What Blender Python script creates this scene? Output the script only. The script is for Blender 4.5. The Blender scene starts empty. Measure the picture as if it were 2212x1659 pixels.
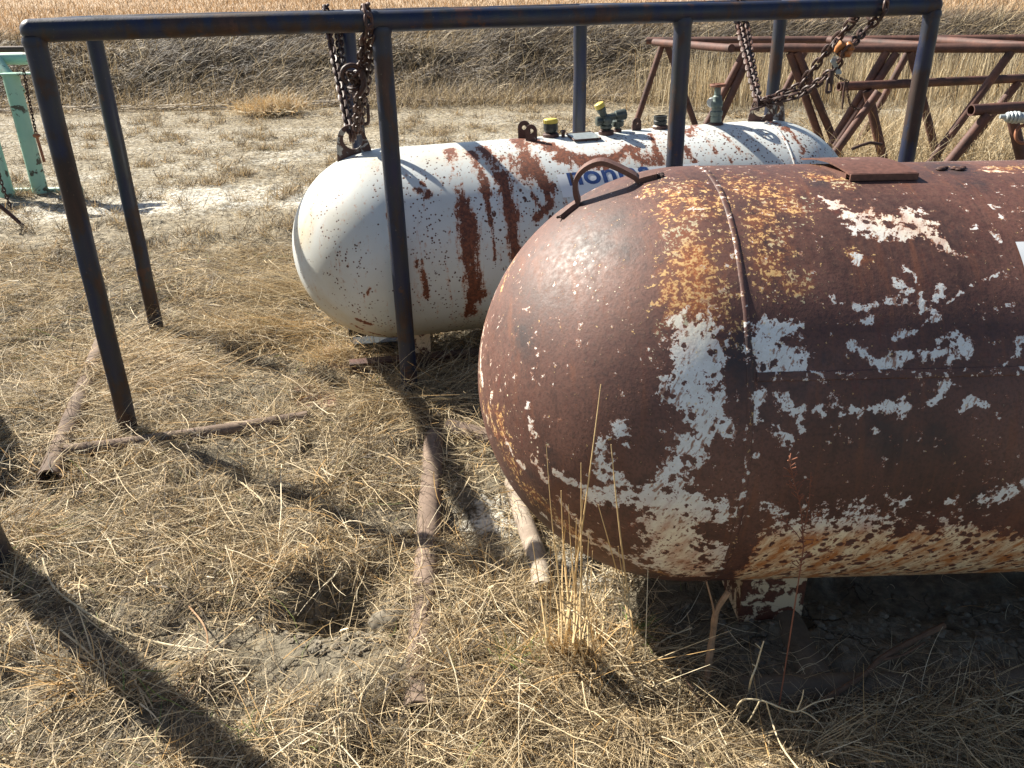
import bpy, bmesh, math, random
import numpy as np
from mathutils import Vector, Matrix

# ------------------------------------------------------------------ camera, sky, sun
SC = bpy.context.scene
COL = SC.collection
FPX, PITCH, ROLL, CAMH = 1785.83, 0.43396, -0.02296, 1.5155      # focal length for a 2212 px wide frame
cam = bpy.data.objects.new('camera', bpy.data.cameras.new('camera'))
COL.objects.link(cam); SC.camera = cam
cam.data.sensor_width = 36.0
cam.data.lens = FPX / 2212 * 36.0
cam.data.clip_start = 0.02
cam.data.clip_end = 3000
_c, _s = math.cos(PITCH), math.sin(PITCH)
_cr, _sr = math.cos(ROLL), math.sin(ROLL)
R0 = Vector((1, 0, 0)); U0 = Vector((0, _s, _c)); B0 = Vector((0, -_c, _s))
R1 = _cr * R0 + _sr * U0; U1 = -_sr * R0 + _cr * U0
mw = Matrix((R1, U1, B0)).transposed().to_4x4(); mw.translation = (0, 0, CAMH)
cam.matrix_world = mw

SUN_EL, SUN_AZ = math.radians(40.0), math.radians(147.0)          # azimuth measured from +X towards +Y
sun_dir = Vector((math.cos(SUN_AZ) * math.cos(SUN_EL), math.sin(SUN_AZ) * math.cos(SUN_EL), math.sin(SUN_EL)))
W = bpy.data.worlds.new('World'); SC.world = W; W.use_nodes = True
nt = W.node_tree
sky = nt.nodes.new('ShaderNodeTexSky'); sky.sky_type = 'NISHITA'; sky.sun_disc = False
sky.sun_elevation = SUN_EL; sky.sun_rotation = math.radians(90) - SUN_AZ
sky.altitude = 300; sky.air_density = 1.0; sky.dust_density = 1.6; sky.ozone_density = 0.6
bg = nt.nodes['Background']; bg.inputs[1].default_value = 0.050
nt.links.new(sky.outputs[0], bg.inputs[0])
sl = bpy.data.lights.new('sun', 'SUN'); sl.energy = 5.0; sl.angle = math.radians(0.53); sl.color = (1.0, 0.93, 0.81)
so = bpy.data.objects.new('sun', sl); COL.objects.link(so)
so.rotation_euler = sun_dir.to_track_quat('Z', 'Y').to_euler(); so.location = (0, 0, 20)
SC.view_settings.view_transform = 'Standard'; SC.view_settings.look = 'None'
SC.view_settings.exposure = 1.40; SC.view_settings.gamma = 1.0
try: SC.cycles.max_bounces = 5; SC.cycles.diffuse_bounces = 3; SC.cycles.use_denoising = True
except Exception: pass

rng = np.random.default_rng(7)
random.seed(5)
PI = math.pi

# ------------------------------------------------------------------ measuring helpers
def ray(px, py):
    d = (px - 1106) / FPX * R1 - (py - 829.5) / FPX * U1 - B0
    return d.normalized()
CAM = Vector((0, 0, CAMH))
def gz(px, py, z=0.0):                 # the point at height z seen at a picture position
    d = ray(px, py); return CAM + d * ((z - CAMH) / d.z)
def gy(px, py, y):                     # the point at depth y
    d = ray(px, py); return CAM + d * (y / d.y)

# ------------------------------------------------------------------ numpy value noise
def _hash(ix, iy, seed):
    n = (ix.astype(np.int64) * 374761393 + iy.astype(np.int64) * 668265263 + seed * 1442695041) & 0x7fffffff
    n = ((n ^ (n >> 13)) * 1274126177) & 0x7fffffff
    n = n ^ (n >> 16)
    return (n & 0xffff) / 65535.0
def vnoise(x, y, seed=0):
    x = np.asarray(x, float); y = np.asarray(y, float)
    ix = np.floor(x); iy = np.floor(y); fx = x - ix; fy = y - iy
    fx = fx * fx * (3 - 2 * fx); fy = fy * fy * (3 - 2 * fy)
    a = _hash(ix, iy, seed); b = _hash(ix + 1, iy, seed); c = _hash(ix, iy + 1, seed); d = _hash(ix + 1, iy + 1, seed)
    return (a * (1 - fx) + b * fx) * (1 - fy) + (c * (1 - fx) + d * fx) * fy
def fbm(x, y, oct=4, seed=0):
    s = 0; a = 0.5; f = 1.0; t = 0
    for o in range(oct):
        s = s + a * vnoise(x * f + 17.3 * o, y * f - 9.1 * o, seed + o); t += a; a *= 0.5; f *= 2.03
    return s / t
def sstep(a, b, x):
    t = np.clip((x - a) / (b - a), 0, 1); return t * t * (3 - 2 * t)

# ------------------------------------------------------------------ terrain height
PITS = [(-0.50, 1.86, 0.10, 0.17), (-0.60, 1.80, 0.06, 0.08), (-0.42, 1.80, 0.05, 0.06), (-0.36, 1.98, 0.07, 0.05), (-0.20, 2.17, 0.05, 0.04), (-0.27, 1.66, 0.05, 0.035)]
MOUNDS = [(-0.44, 1.52, 0.14, 0.035), (-0.30, 1.80, 0.06, 0.035), (-0.62, 1.68, 0.16, 0.02), (0.08, 1.52, 0.35, 0.045), (-1.0, 1.5, .3, .02), (0.62, 1.10, .5, .06)]
def hfun(x, y):
    x = np.asarray(x, float); y = np.asarray(y, float)
    near = np.exp(-((y - 3) / 9.0) ** 2)
    h = (fbm(x * 1.3, y * 1.3, 4, 3) - 0.5) * 0.07 * (0.35 + near)
    h = h + (fbm(x * 9, y * 9, 3, 11) - 0.5) * 0.028 * near
    h = h + (fbm(x * 26, y * 26, 3, 21) - 0.5) * 0.024 * near * (y < 6)
    h = h + 0.03 * sstep(.5, .7, fbm(x * 5, y * 5, 2, 22)) * near
    for (a, b, r, d) in PITS: h = h - d * np.exp(-(((x - a) ** 2 + (y - b) ** 2) / r ** 2))
    h = h + 0.05 * (fbm(x * 14, y * 14, 3, 23) - .5) * np.exp(-(((x + .5) ** 2 + (y - 1.82) ** 2) / .24 ** 2))
    for (a, b, r, d) in MOUNDS: h = h + d * np.exp(-(((x - a) ** 2 + (y - b) ** 2) / r ** 2))
    yy = y + 0.05 * x + (fbm(x * 0.35, y * 0.35, 3, 5) - 0.5) * 1.2
    dip = -0.16 * np.exp(-((yy - 15.1) / 0.8) ** 2)
    wall = 0.86 * sstep(15.3, 18.9, yy)
    lump = (fbm(x * 1.1, y * 1.6, 4, 8) - 0.45) * 0.55 * np.exp(-((yy - 17.0) / 1.5) ** 2)
    fld = 0.030 * np.clip(yy - 22, 0, None) + (fbm(x * 0.05, y * 0.05, 3, 9) - 0.5) * 0.6 * sstep(25, 60, yy)
    return h + dip + wall + lump + fld

# ------------------------------------------------------------------ object helpers
def tag(o, label=None, cat=None, group=None, kind=None):
    if label: o['label'] = label
    if cat: o['category'] = cat
    if group: o['group'] = group
    if kind: o['kind'] = kind
    return o
def empty(name, loc, label, cat, group=None):
    o = bpy.data.objects.new(name, None); COL.objects.link(o); o.location = loc; o.empty_display_size = 0.1
    return tag(o, label, cat, group)
def link_mesh(name, me, mat, parent=None, smooth=True):
    o = bpy.data.objects.new(name, me); COL.objects.link(o)
    if mat: me.materials.append(mat)
    if parent is not None:
        o.parent = parent; o.matrix_parent_inverse = Matrix.Translation(-parent.location)
    if smooth: me.polygons.foreach_set('use_smooth', [True] * len(me.polygons))
    return o
def bm_obj(name, bm, mat, parent=None, smooth=True, bevel=0.0):
    me = bpy.data.meshes.new(name); bm.normal_update(); bm.to_mesh(me); bm.free()
    o = link_mesh(name, me, mat, parent, smooth)
    if smooth:
        try: me.set_sharp_from_angle(angle=math.radians(40))
        except Exception: pass
    if bevel:
        b = o.modifiers.new('b', 'BEVEL'); b.width = bevel; b.segments = 2; b.limit_method = 'ANGLE'
    return o
def frame_of(d):
    d = d.normalized(); a = Vector((0, 0, 1)) if abs(d.z) < 0.9 else Vector((1, 0, 0))
    u = d.cross(a).normalized(); return u, u.cross(d).normalized()
def sweep(bm, pts, rad, n=16, cap=True, closed=False, flat=None):
    """round (or flattened) bar along a polyline; rad may be a list"""
    pts = [Vector(p) for p in pts]; m = len(pts)
    if not isinstance(rad, (list, tuple)): rad = [rad] * m
    rings = []; u = None
    for i, p in enumerate(pts):
        if closed: d = pts[(i + 1) % m] - pts[i - 1]
        else: d = pts[min(i + 1, m - 1)] - pts[max(i - 1, 0)]
        d.normalize()
        if u is None: u, v = frame_of(d)
        else:
            u = (u - d * u.dot(d)).normalized()
        v = d.cross(u)
        ring = []
        for k in range(n):
            a = 2 * PI * k / n
            cu, cv = math.cos(a), math.sin(a)
            if flat: cu *= flat[0]; cv *= flat[1]
            ring.append(bm.verts.new(p + (u * cu + v * cv) * rad[i]))
        rings.append(ring)
    for i in range(m if closed else m - 1):
        A, Bq = rings[i], rings[(i + 1) % m]
        for k in range(n): bm.faces.new((A[k], A[(k + 1) % n], Bq[(k + 1) % n], Bq[k]))
    if cap and not closed:
        bm.faces.new(rings[0][::-1]); bm.faces.new(rings[-1])
    return rings
def pipe(bm, a, b, r, open_a=False, open_b=False, n=24, seg=1, wall=0.007, wob=0.0):
    a, b = Vector(a), Vector(b); d = (b - a).normalized()
    pts = []
    for i in range(seg + 1):
        t = i / seg; p = a.lerp(b, t)
        if wob and 0 < i < seg: p = p + Vector((random.uniform(-wob, wob), random.uniform(-wob, wob), random.uniform(-wob, wob)))
        pts.append(p)
    rings = sweep(bm, pts, r, n, cap=False)
    for op, ring, p, q in ((open_a, rings[0], a, d), (open_b, rings[-1], b, -d)):
        if not op:
            bm.faces.new(ring[::-1] if q is d or q == d else ring)
        else:
            inner = [bm.verts.new(p + (v.co - p) * ((r - wall) / r)) for v in ring]
            deep = [bm.verts.new(v.co + q * min(0.35, (b - a).length * .5)) for v in inner]
            for k in range(n):
                k2 = (k + 1) % n
                bm.faces.new((ring[k2], ring[k], inner[k], inner[k2])); bm.faces.new((inner[k2], inner[k], deep[k], deep[k2]))
            bm.faces.new(deep)
def ball(bm, c, r, sc=(1, 1, 1), seg=16):
    m = Matrix.Translation(Vector(c)) @ Matrix.Diagonal((r * sc[0], r * sc[1], r * sc[2], 1))
    bmesh.ops.create_uvsphere(bm, u_segments=seg, v_segments=seg // 2, radius=1, matrix=m)
def box(bm, c, size, rot=None):
    m = Matrix.Translation(Vector(c)) @ (rot.to_4x4() if rot else Matrix()) @ Matrix.Diagonal((size[0], size[1], size[2], 1))
    bmesh.ops.create_cube(bm, size=1, matrix=m)
def lathe(bm, base, axis, prof, n=24):
    axis = Vector(axis).normalized(); u, v = frame_of(axis); base = Vector(base); rings = []
    for (r, h) in prof:
        rings.append([bm.verts.new(base + axis * h + (u * math.cos(2 * PI * k / n) + v * math.sin(2 * PI * k / n)) * max(r, 1e-4)) for k in range(n)])
    for A, Bq in zip(rings, rings[1:]):
        for k in range(n): bm.faces.new((A[k], A[(k + 1) % n], Bq[(k + 1) % n], Bq[k]))
    bm.faces.new(rings[0][::-1]); bm.faces.new(rings[-1])

# ------------------------------------------------------------------ materials
class NT:
    def __init__(s, name):
        s.m = bpy.data.materials.new(name); s.m.use_nodes = True; s.t = s.m.node_tree
        s.b = s.t.nodes['Principled BSDF']
    def n(s, typ, **kw):
        nd = s.t.nodes.new('ShaderNode' + typ)
        for k, v in kw.items():
            if k in nd.inputs: nd.inputs[k].default_value = v
            else: setattr(nd, k, v)
        return nd
    def l(s, a, b): s.t.links.new(a, b)
    def noise(s, vec, scale, detail=4, rough=0.55, dist=0.0):
        nd = s.n('TexNoise'); nd.inputs['Scale'].default_value = scale; nd.inputs['Detail'].default_value = detail
        nd.inputs['Roughness'].default_value = rough; nd.inputs['Distortion'].default_value = dist
        if vec is not None: s.l(vec, nd.inputs['Vector'])
        return nd.outputs['Fac']
    def voro(s, vec, scale, feature='F1', rand=1.0, out='Distance'):
        nd = s.n('TexVoronoi'); nd.feature = feature; nd.inputs['Scale'].default_value = scale; nd.inputs['Randomness'].default_value = rand
        if vec is not None: s.l(vec, nd.inputs['Vector'])
        return nd.outputs[out]
    def coord(s):
        nd = s.n('NewGeometry'); return nd.outputs['Position']
    def obj(s): return s.n('TexCoord').outputs['Object']
    def mapp(s, vec, scale, rot=(0, 0, 0)):
        nd = s.n('Mapping'); nd.inputs['Scale'].default_value = scale; nd.inputs['Rotation'].default_value = rot
        s.l(vec, nd.inputs['Vector']); return nd.outputs[0]
    def math(s, op, a, b=None, clamp=False):
        nd = s.n('Math'); nd.operation = op; nd.use_clamp = clamp
        for i, v in enumerate((a, b)):
            if v is None: continue
            if isinstance(v, (int, float)): nd.inputs[i].default_value = v
            else: s.l(v, nd.inputs[i])
        return nd.outputs[0]
    def mr(s, v, a, b, c=0.0, d=1.0, smooth=False):
        nd = s.n('MapRange'); nd.inputs[1].default_value = a; nd.inputs[2].default_value = b
        nd.inputs[3].default_value = c; nd.inputs[4].default_value = d
        if smooth: nd.interpolation_type = 'SMOOTHSTEP'
        s.l(v, nd.inputs[0]); return nd.outputs[0]
    def mix(s, f, a, b, mode='MIX'):
        nd = s.n('Mix'); nd.data_type = 'RGBA'; nd.blend_type = mode
        for i, v in ((0, f), (6, a), (7, b)):
            if isinstance(v, (int, float)): nd.inputs[i].default_value = v
            elif isinstance(v, tuple): nd.inputs[i].default_value = (*v, 1)
            else: s.l(v, nd.inputs[i])
        return nd.outputs[2]
    def ramp(s, f, stops):
        nd = s.n('ValToRGB'); cr = nd.color_ramp
        while len(cr.elements) < len(stops): cr.elements.new(0.5)
        for e, (p, c) in zip(cr.elements, stops): e.position = p; e.color = (*c, 1)
        s.l(f, nd.inputs[0]); return nd.outputs[0]
    def bump(s, h, strength=0.3, dist=0.01):
        nd = s.n('Bump'); nd.inputs['Strength'].default_value = strength; nd.inputs['Distance'].default_value = dist
        s.l(h, nd.inputs['Height']); s.l(nd.outputs[0], s.b.inputs['Normal'])
    def set(s, **kw):
        for k, v in kw.items():
            k = k.replace('_', ' ')
            i = s.b.inputs[k]
            if isinstance(v, (int, float)): i.default_value = v
            elif isinstance(v, tuple): i.default_value = (*v, 1)
            else: s.l(v, i)

def mat_rust(name, dark=(0.026, 0.013, 0.010), mid=(0.082, 0.036, 0.027), hot=(0.145, 0.058, 0.034), rough=0.72):
    s = NT(name); p = s.coord()
    n1 = s.noise(p, 9, 6, 0.6); n2 = s.noise(p, 70, 5, 0.65)
    c = s.ramp(n1, [(0.28, dark), (0.52, mid), (0.78, hot)])
    c = s.mix(s.mr(n2, 0.35, 0.7), c, s.mix(0.5, c, dark))
    s.set(Base_Color=c, Roughness=rough, Metallic=0.0)
    s.bump(n2, 0.35, 0.003); return s.m
M = {}
M['rust'] = mat_rust('rust_pipe', (0.035, 0.017, 0.013), (0.105, 0.045, 0.033), (0.18, 0.072, 0.042))
M['rust_dark'] = mat_rust('rust_dark', (0.022, 0.012, 0.010), (0.055, 0.026, 0.020), (0.12, 0.045, 0.028))
M['chain'] = mat_rust('chain_rust', (0.018, 0.010, 0.008), (0.065, 0.028, 0.020), (0.15, 0.060, 0.035), 0.55)
M['ground_pipe'] = mat_rust('ground_pipe', (0.08, 0.056, 0.042), (0.19, 0.135, 0.10), (0.28, 0.21, 0.16), 0.9)
M['pale_pipe'] = mat_rust('pale_pipe', (0.16, 0.12, 0.09), (0.34, 0.28, 0.22), (0.45, 0.40, 0.32), 0.85)
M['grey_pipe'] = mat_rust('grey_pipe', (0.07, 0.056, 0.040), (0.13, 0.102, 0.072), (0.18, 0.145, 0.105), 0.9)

def mat_blue():
    s = NT('blue_paint'); p = s.coord()
    n1 = s.noise(p, 3.5, 5, 0.62, 0.4); n2 = s.noise(s.mapp(p, (22, 22, 5)), 1, 5, 0.6); n3 = s.noise(p, 120, 3, 0.6)
    paint = s.mix(s.mr(n2, 0.35, 0.62), (0.005, 0.011, 0.042), (0.020, 0.023, 0.028))
    rust = s.ramp(n2, [(0.3, (0.012, 0.008, 0.007)), (0.6, (0.038, 0.018, 0.012)), (0.8, (0.085, 0.035, 0.020))])
    f = s.math('ADD', s.math('MULTIPLY', n1, 0.75), s.math('MULTIPLY', n2, 0.35))
    c = s.mix(s.mr(f, 0.56, 0.62), paint, rust)
    c = s.mix(s.mr(s.noise(p, 6, 5, 0.7), 0.60, 0.65, 0, .85), c, (0.070, 0.028, 0.016))
    c = s.mix(s.mr(n3, 0.68, 0.74, 0, 0.5), c, (0.20, 0.15, 0.10))
    s.set(Base_Color=c, Roughness=s.mr(n1, 0.4, 0.62, 0.40, 0.65), Specular_IOR_Level=0.5)
    s.bump(s.math('ADD', n3, s.math('MULTIPLY', n1, 1.2)), 0.25, 0.002); return s.m
M['blue'] = mat_blue()

def mat_mint():
    s = NT('mint_paint'); p = s.coord()
    n1 = s.noise(p, 9, 6, 0.6, 0.3); n2 = s.noise(p, 3, 3)
    c = s.mix(s.mr(n2, 0.4, 0.65), (0.30, 0.50, 0.40), (0.24, 0.45, 0.37))
    c = s.mix(s.mr(n1, 0.58, 0.61), c, (0.055, 0.060, 0.045))
    c = s.mix(s.mr(s.noise(p, 2.2, 4, 0.6), 0.60, 0.68, 0, 0.8), c, (0.30, 0.24, 0.09))
    s.set(Base_Color=c, Roughness=0.5); s.bump(n1, 0.2, 0.002); return s.m
M['mint'] = mat_mint()

def mat_rusty_tank():
    s = NT('rusty_tank_skin'); p = s.coord()
    at = s.n('Attribute'); at.attribute_name = 'wear'
    sk = s.n('Attribute'); sk.attribute_name = 'skin'; uv = sk.outputs['Vector']
    sp = s.n('SeparateColor'); s.l(at.outputs['Color'], sp.inputs[0])
    P, O, Cc, D = sp.outputs[0], sp.outputs[1], sp.outputs[2], at.outputs['Alpha']
    def rotated(ang, sx, sy):
        r = s.n('VectorRotate'); r.rotation_type = 'Z_AXIS'; r.inputs['Angle'].default_value = ang; s.l(uv, r.inputs['Vector'])
        return s.mapp(r.outputs[0], (sx, sy, 1))
    drip = rotated(math.radians(26), 1.0, 0.36)
    def c0(v, k): return s.math('MULTIPLY', s.math('SUBTRACT', v, 0.5), k)
    def add(*v):
        r = v[0]
        for q in v[1:]: r = s.math('ADD', r, q)
        return r
    nA = s.noise(p, 7, 5, 0.6, 0.5); n1 = s.noise(p, 25, 7, 0.68, 0.4); n3 = s.noise(p, 150, 4, 0.6); nL = s.noise(p, 3.2, 4, 0.55, 0.5)
    nf = s.noise(p, 60, 6, 0.7); nd = s.noise(drip, 26, 6, 0.65, 0.3); nd2 = s.noise(drip, 70, 4, 0.6)
    c = s.ramp(nL, [(0.32, (0.048, 0.022, 0.018)), (0.48, (0.096, 0.041, 0.031)), (0.66, (0.155, 0.072, 0.054))])
    c = s.mix(s.mr(nf, 0.40, 0.68, 0, 0.55), c, (0.125, 0.058, 0.040))
    c = s.mix(s.mr(n3, 0.45, 0.72, 0, 0.6), c, (0.022, 0.013, 0.012))
    scr = s.noise(s.mapp(p, (30, 30, 3), (0.5, 0.35, 0.2)), 1, 4, 0.7)
    c = s.mix(s.mr(scr, 0.60, 0.72, 0, 0.5), c, (0.12, 0.030, 0.020))
    c = s.mix(s.mr(s.noise(p, 5, 5, 0.65), 0.55, 0.68, 0, 0.75), c, (0.026, 0.020, 0.022))
    run = s.noise(s.mapp(uv, (34, 3.5, 1)), 1, 5, 0.6, 0.2)
    c = s.mix(s.mr(run, 0.55, 0.72, 0, 0.55), c, (0.17, 0.062, 0.030))
    c = s.mix(s.mr(run, 0.42, 0.28, 0, 0.6), c, (0.030, 0.015, 0.013))
    # orange bloom, fine and lacy
    lace = add(c0(nf, 2.6), c0(n1, 0.9), c0(n3, 2.0))
    ob = add(O, 0.03, lace)
    oc = s.mix(s.mr(add(nf, c0(n3, 1.2)), 0.46, 0.66), (0.30, 0.090, 0.026), (0.56, 0.36, 0.15))
    oc = s.mix(s.mr(nA, 0.52, 0.62), oc, (0.40, 0.38, 0.27))
    c = s.mix(s.mr(add(O, c0(n1, 1.4), c0(nf, .8)), 0.32, 0.66, 0, 0.8), c, (0.21, 0.070, 0.028))
    c = s.mix(s.mr(ob, 0.60, 0.70), c, oc)
    # flaking paint: ragged edges, round pits eaten through it
    wv = s.n('Mix'); wv.data_type = 'VECTOR'; wv.inputs[0].default_value = 0.018
    nz = s.n('TexNoise'); nz.inputs['Scale'].default_value = 35; s.l(p, nz.inputs['Vector'])
    s.l(p, wv.inputs[4]); s.l(nz.outputs['Color'], wv.inputs[5])
    pc_ = wv.outputs[1]
    vL = s.voro(pc_, 26); vA = s.voro(pc_, 44); vB = s.voro(pc_, 95)
    low = s.mr(Cc, 0.80, 0.97)                                   # the lower belly is eaten along the drips
    ragged = add(c0(nA, 0.6), c0(n1, 2.3), c0(nf, 2.6))
    drippy = add(c0(nd, 1.9), c0(nd2, 0.9), c0(n1, 1.3), c0(nA, 0.9))
    mxr = s.n('Mix'); s.l(low, mxr.inputs[0]); s.l(ragged, mxr.inputs[2]); s.l(drippy, mxr.inputs[3])
    f = s.math('ADD', s.math('ADD', P, 0.02), mxr.outputs[0])
    inv = s.math('SUBTRACT', 1.5, P)                           # thin paint pits more
    pitL = s.math('MULTIPLY', s.math('MAXIMUM', s.math('MULTIPLY', s.math('SUBTRACT', 0.33, vL), 3.0), 0.0), inv)
    pitA = s.math('MULTIPLY', s.math('MAXIMUM', s.math('MULTIPLY', s.math('SUBTRACT', 0.38, vA), 3.2), 0.0), inv)
    pitB = s.math('MAXIMUM', s.math('MULTIPLY', s.math('SUBTRACT', 0.26, vB), 2.4), 0.0)
    f2 = s.math('SUBTRACT', s.math('SUBTRACT', s.math('SUBTRACT', f, pitL), pitA), pitB)
    stain = s.mr(f2, 0.36, 0.50)
    c = s.mix(s.math('MULTIPLY', stain, s.mr(Cc, 0, 1, 0.6, 0.9)), c, (0.27, 0.080, 0.030))
    white = s.mix(s.mr(nf, 0.35, 0.7), (0.74, 0.76, 0.75), (0.60, 0.60, 0.56))
    cream = s.mix(s.mr(nd, 0.42, 0.60), (0.80, 0.68, 0.46), (0.44, 0.17, 0.05))
    pc = s.mix(Cc, white, cream)
    edge = s.mr(f2, 0.50, 0.62)
    pc = s.mix(edge, s.mix(s.mr(Cc, 0, 1, 0.65, 0.35), (0.38, 0.15, 0.06), pc), pc)
    fine = s.noise(drip, 130, 3, 0.6)
    pc = s.mix(s.mr(add(fine, c0(n1, .6)), 0.57, 0.66, 0, 0.85), pc, (0.24, 0.09, 0.035))
    mask = s.mr(f2, 0.50, 0.512)
    c = s.mix(mask, c, pc)
    vC = s.voro(p, 46); chip = s.math('MULTIPLY', s.mr(vC, 0.12, 0.10), s.mr(add(D, c0(n1, 2.0), c0(nA, 1.0)), 0.50, 0.54))
    vD = s.voro(p, 100); chip2 = s.math('MULTIPLY', s.mr(vD, 0.15, 0.12), s.mr(add(D, c0(nf, 2.0), c0(n1, 1.6)), 0.52, 0.56))
    cm = s.math('MAXIMUM', chip, chip2)
    c = s.mix(cm, c, (0.66, 0.56, 0.40))
    rough = s.mix(s.math('MAXIMUM', mask, cm), s.mix(s.mr(nf, 0.35, 0.65), (0.50,) * 3, (0.70,) * 3), (0.5,) * 3)
    s.set(Base_Color=c, Roughness=rough, Specular_IOR_Level=0.5)
    hgt = s.math('ADD', s.math('MULTIPLY', mask, 0.9), s.math('ADD', s.math('MULTIPLY', nf, 0.5), s.math('MULTIPLY', n3, 0.5)))
    s.bump(hgt, 0.4, 0.0024)
    return s.m
M['rusty_tank'] = mat_rusty_tank()

def mat_white_tank():
    s = NT('white_tank_skin'); p = s.coord()
    at = s.n('Attribute'); at.attribute_name = 'wear'
    sp = s.n('SeparateColor'); s.l(at.outputs['Color'], sp.inputs[0])
    P, O, Cc, D = sp.outputs[0], sp.outputs[1], sp.outputs[2], at.outputs['Alpha']
    n1 = s.noise(p, 20, 6, 0.62, 0.3); nf = s.noise(p, 75, 5, 0.7); nL = s.noise(p, 3, 4)
    c = s.mix(s.mr(nL, 0.35, 0.7), (0.60, 0.63, 0.63), (0.51, 0.54, 0.51))
    c = s.mix(s.math('MULTIPLY', Cc, s.mr(n1, 0.25, 0.7, 0.5, 1)), c, (0.50, 0.40, 0.22))  # yellow tint, including the painted ground bounce of the underside
    # stains
    c = s.mix(s.mr(s.math('ADD', O, s.math('MULTIPLY', s.math('SUBTRACT', nf, .5), 1.6)), 0.5, 0.95, 0, 0.8), c, (0.46, 0.24, 0.11))
    vt = s.voro(p, 30); vt2 = s.voro(p, 62); ve = s.voro(s.mapp(p, (1, 1, 0.55), (0, 0.5, 0)), 24)
    dens = s.math('ADD', D, s.math('MULTIPLY', s.math('SUBTRACT', n1, 0.5), 1.6))
    sp1 = s.math('MULTIPLY', s.mr(s.math('ADD', vt, s.math('MULTIPLY', nf, .22)), 0.29, 0.27), s.mr(dens, 0.42, 0.46))
    sp2 = s.math('MULTIPLY', s.mr(s.math('ADD', vt2, s.math('MULTIPLY', nf, .12)), 0.30, 0.27), s.mr(dens, 0.28, 0.34))
    sp3 = s.math('MULTIPLY', s.mr(s.math('ADD', ve, s.math('MULTIPLY', nf, .16)), 0.31, 0.29), s.mr(dens, 0.62, 0.66))
    spots = s.math('MAXIMUM', sp1, s.math('MAXIMUM', sp2, sp3))
    rust = s.ramp(nf, [(0.3, (0.045, 0.018, 0.012)), (0.5, (0.13, 0.042, 0.022)), (0.68, (0.27, 0.085, 0.038))])
    # leaked streaks and bare patches
    st = s.noise(s.mapp(p, (55, 20, 5)), 1, 5, 0.65)
    f = s.math('ADD', P, s.math('ADD', s.math('MULTIPLY', s.math('SUBTRACT', n1, .5), 0.8), s.math('ADD', s.math('MULTIPLY', s.math('SUBTRACT', nf, .5), 1.6), s.math('MULTIPLY', s.math('SUBTRACT', st, .5), 2.0))))
    c = s.mix(s.mr(f, 0.20, 0.52, 0, 0.6), c, (0.44, 0.20, 0.09))
    c = s.mix(spots, c, s.mix(0.5, rust, (0.05, 0.025, 0.02)))
    c = s.mix(s.mr(f, 0.50, 0.53), c, rust)
    mask = s.math('MAXIMUM', spots, s.mr(f, 0.50, 0.53))
    s.set(Base_Color=c, Roughness=s.mr(mask, 0, 1, 0.38, 0.7))
    s.bump(s.math('SUBTRACT', s.math('MULTIPLY', nf, 0.25), mask), 0.3, 0.0015)
    return s.m
M['white_tank'] = mat_white_tank()

def simple(name, col, rough=0.5, metal=0.0, var=0.3, scale=30, bump=0.15):
    s = NT(name); p = s.coord(); n = s.noise(p, scale, 5, 0.6)
    c = s.mix(s.mr(n, 0.35, 0.7, 0, var), col, tuple(x * 0.35 for x in col))
    s.set(Base_Color=c, Roughness=rough, Metallic=metal); s.bump(n, bump, 0.002); return s.m
M['yellow'] = simple('yellow_plastic', (0.62, 0.50, 0.10), 0.5)
M['black'] = simple('black_metal', (0.022, 0.026, 0.026), 0.5)
M['brass'] = simple('tarnished_brass', (0.10, 0.12, 0.11), 0.42, 0.5, 0.6)
M['valve'] = simple('grey_green_valve', (0.13, 0.17, 0.155), 0.5, 0.3, 0.6)
M['orange'] = simple('orange_paint', (0.50, 0.19, 0.05), 0.55, 0.0, 0.9)
M['strap'] = simple('grey_strap', (0.33, 0.38, 0.37), 0.8)
M['alu'] = simple('dull_data_plate', (0.45, 0.50, 0.50), 0.4, 0.6, 0.4, 60)
M['blueink'] = simple('blue_lettering', (0.03, 0.075, 0.24), 0.5, 0.0, 0.6, 60)
M['film'] = simple('white_film', (0.70, 0.73, 0.75), 0.45, 0, 0.1, 10, 0.02)
M['green'] = simple('green_ink', (0.05, 0.20, 0.08), 0.5, 0, 0.1)
M['ink'] = simple('dark_ink', (0.02, 0.025, 0.05), 0.5, 0, 0.1)
M['galv'] = simple('galvanised', (0.42, 0.46, 0.46), 0.45, 0.4, 0.4)
M['rubber'] = simple('black_rubber', (0.012, 0.012, 0.013), 0.6)
M['wood'] = simple('dry_twig', (0.40, 0.24, 0.13), 0.85, 0, 0.7, 60, 0.5)
M['wood_dark'] = simple('dark_twig', (0.13, 0.075, 0.045), 0.85, 0, 0.7, 60, 0.5)
M['wood_pale'] = simple('pale_twig', (0.60, 0.50, 0.32), 0.85, 0, 0.5, 60, 0.5)
M['weed'] = simple('red_brown_weed', (0.24, 0.09, 0.05), 0.85, 0, 0.5, 60)
M['stone'] = simple('pinkish_plate', (0.30, 0.17, 0.13), 0.9, 0, 0.6, 25, 0.5)
M['clod'] = simple('dry_clod', (0.22, 0.19, 0.14), 0.95, 0, 0.7, 40, 0.8)

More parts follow.
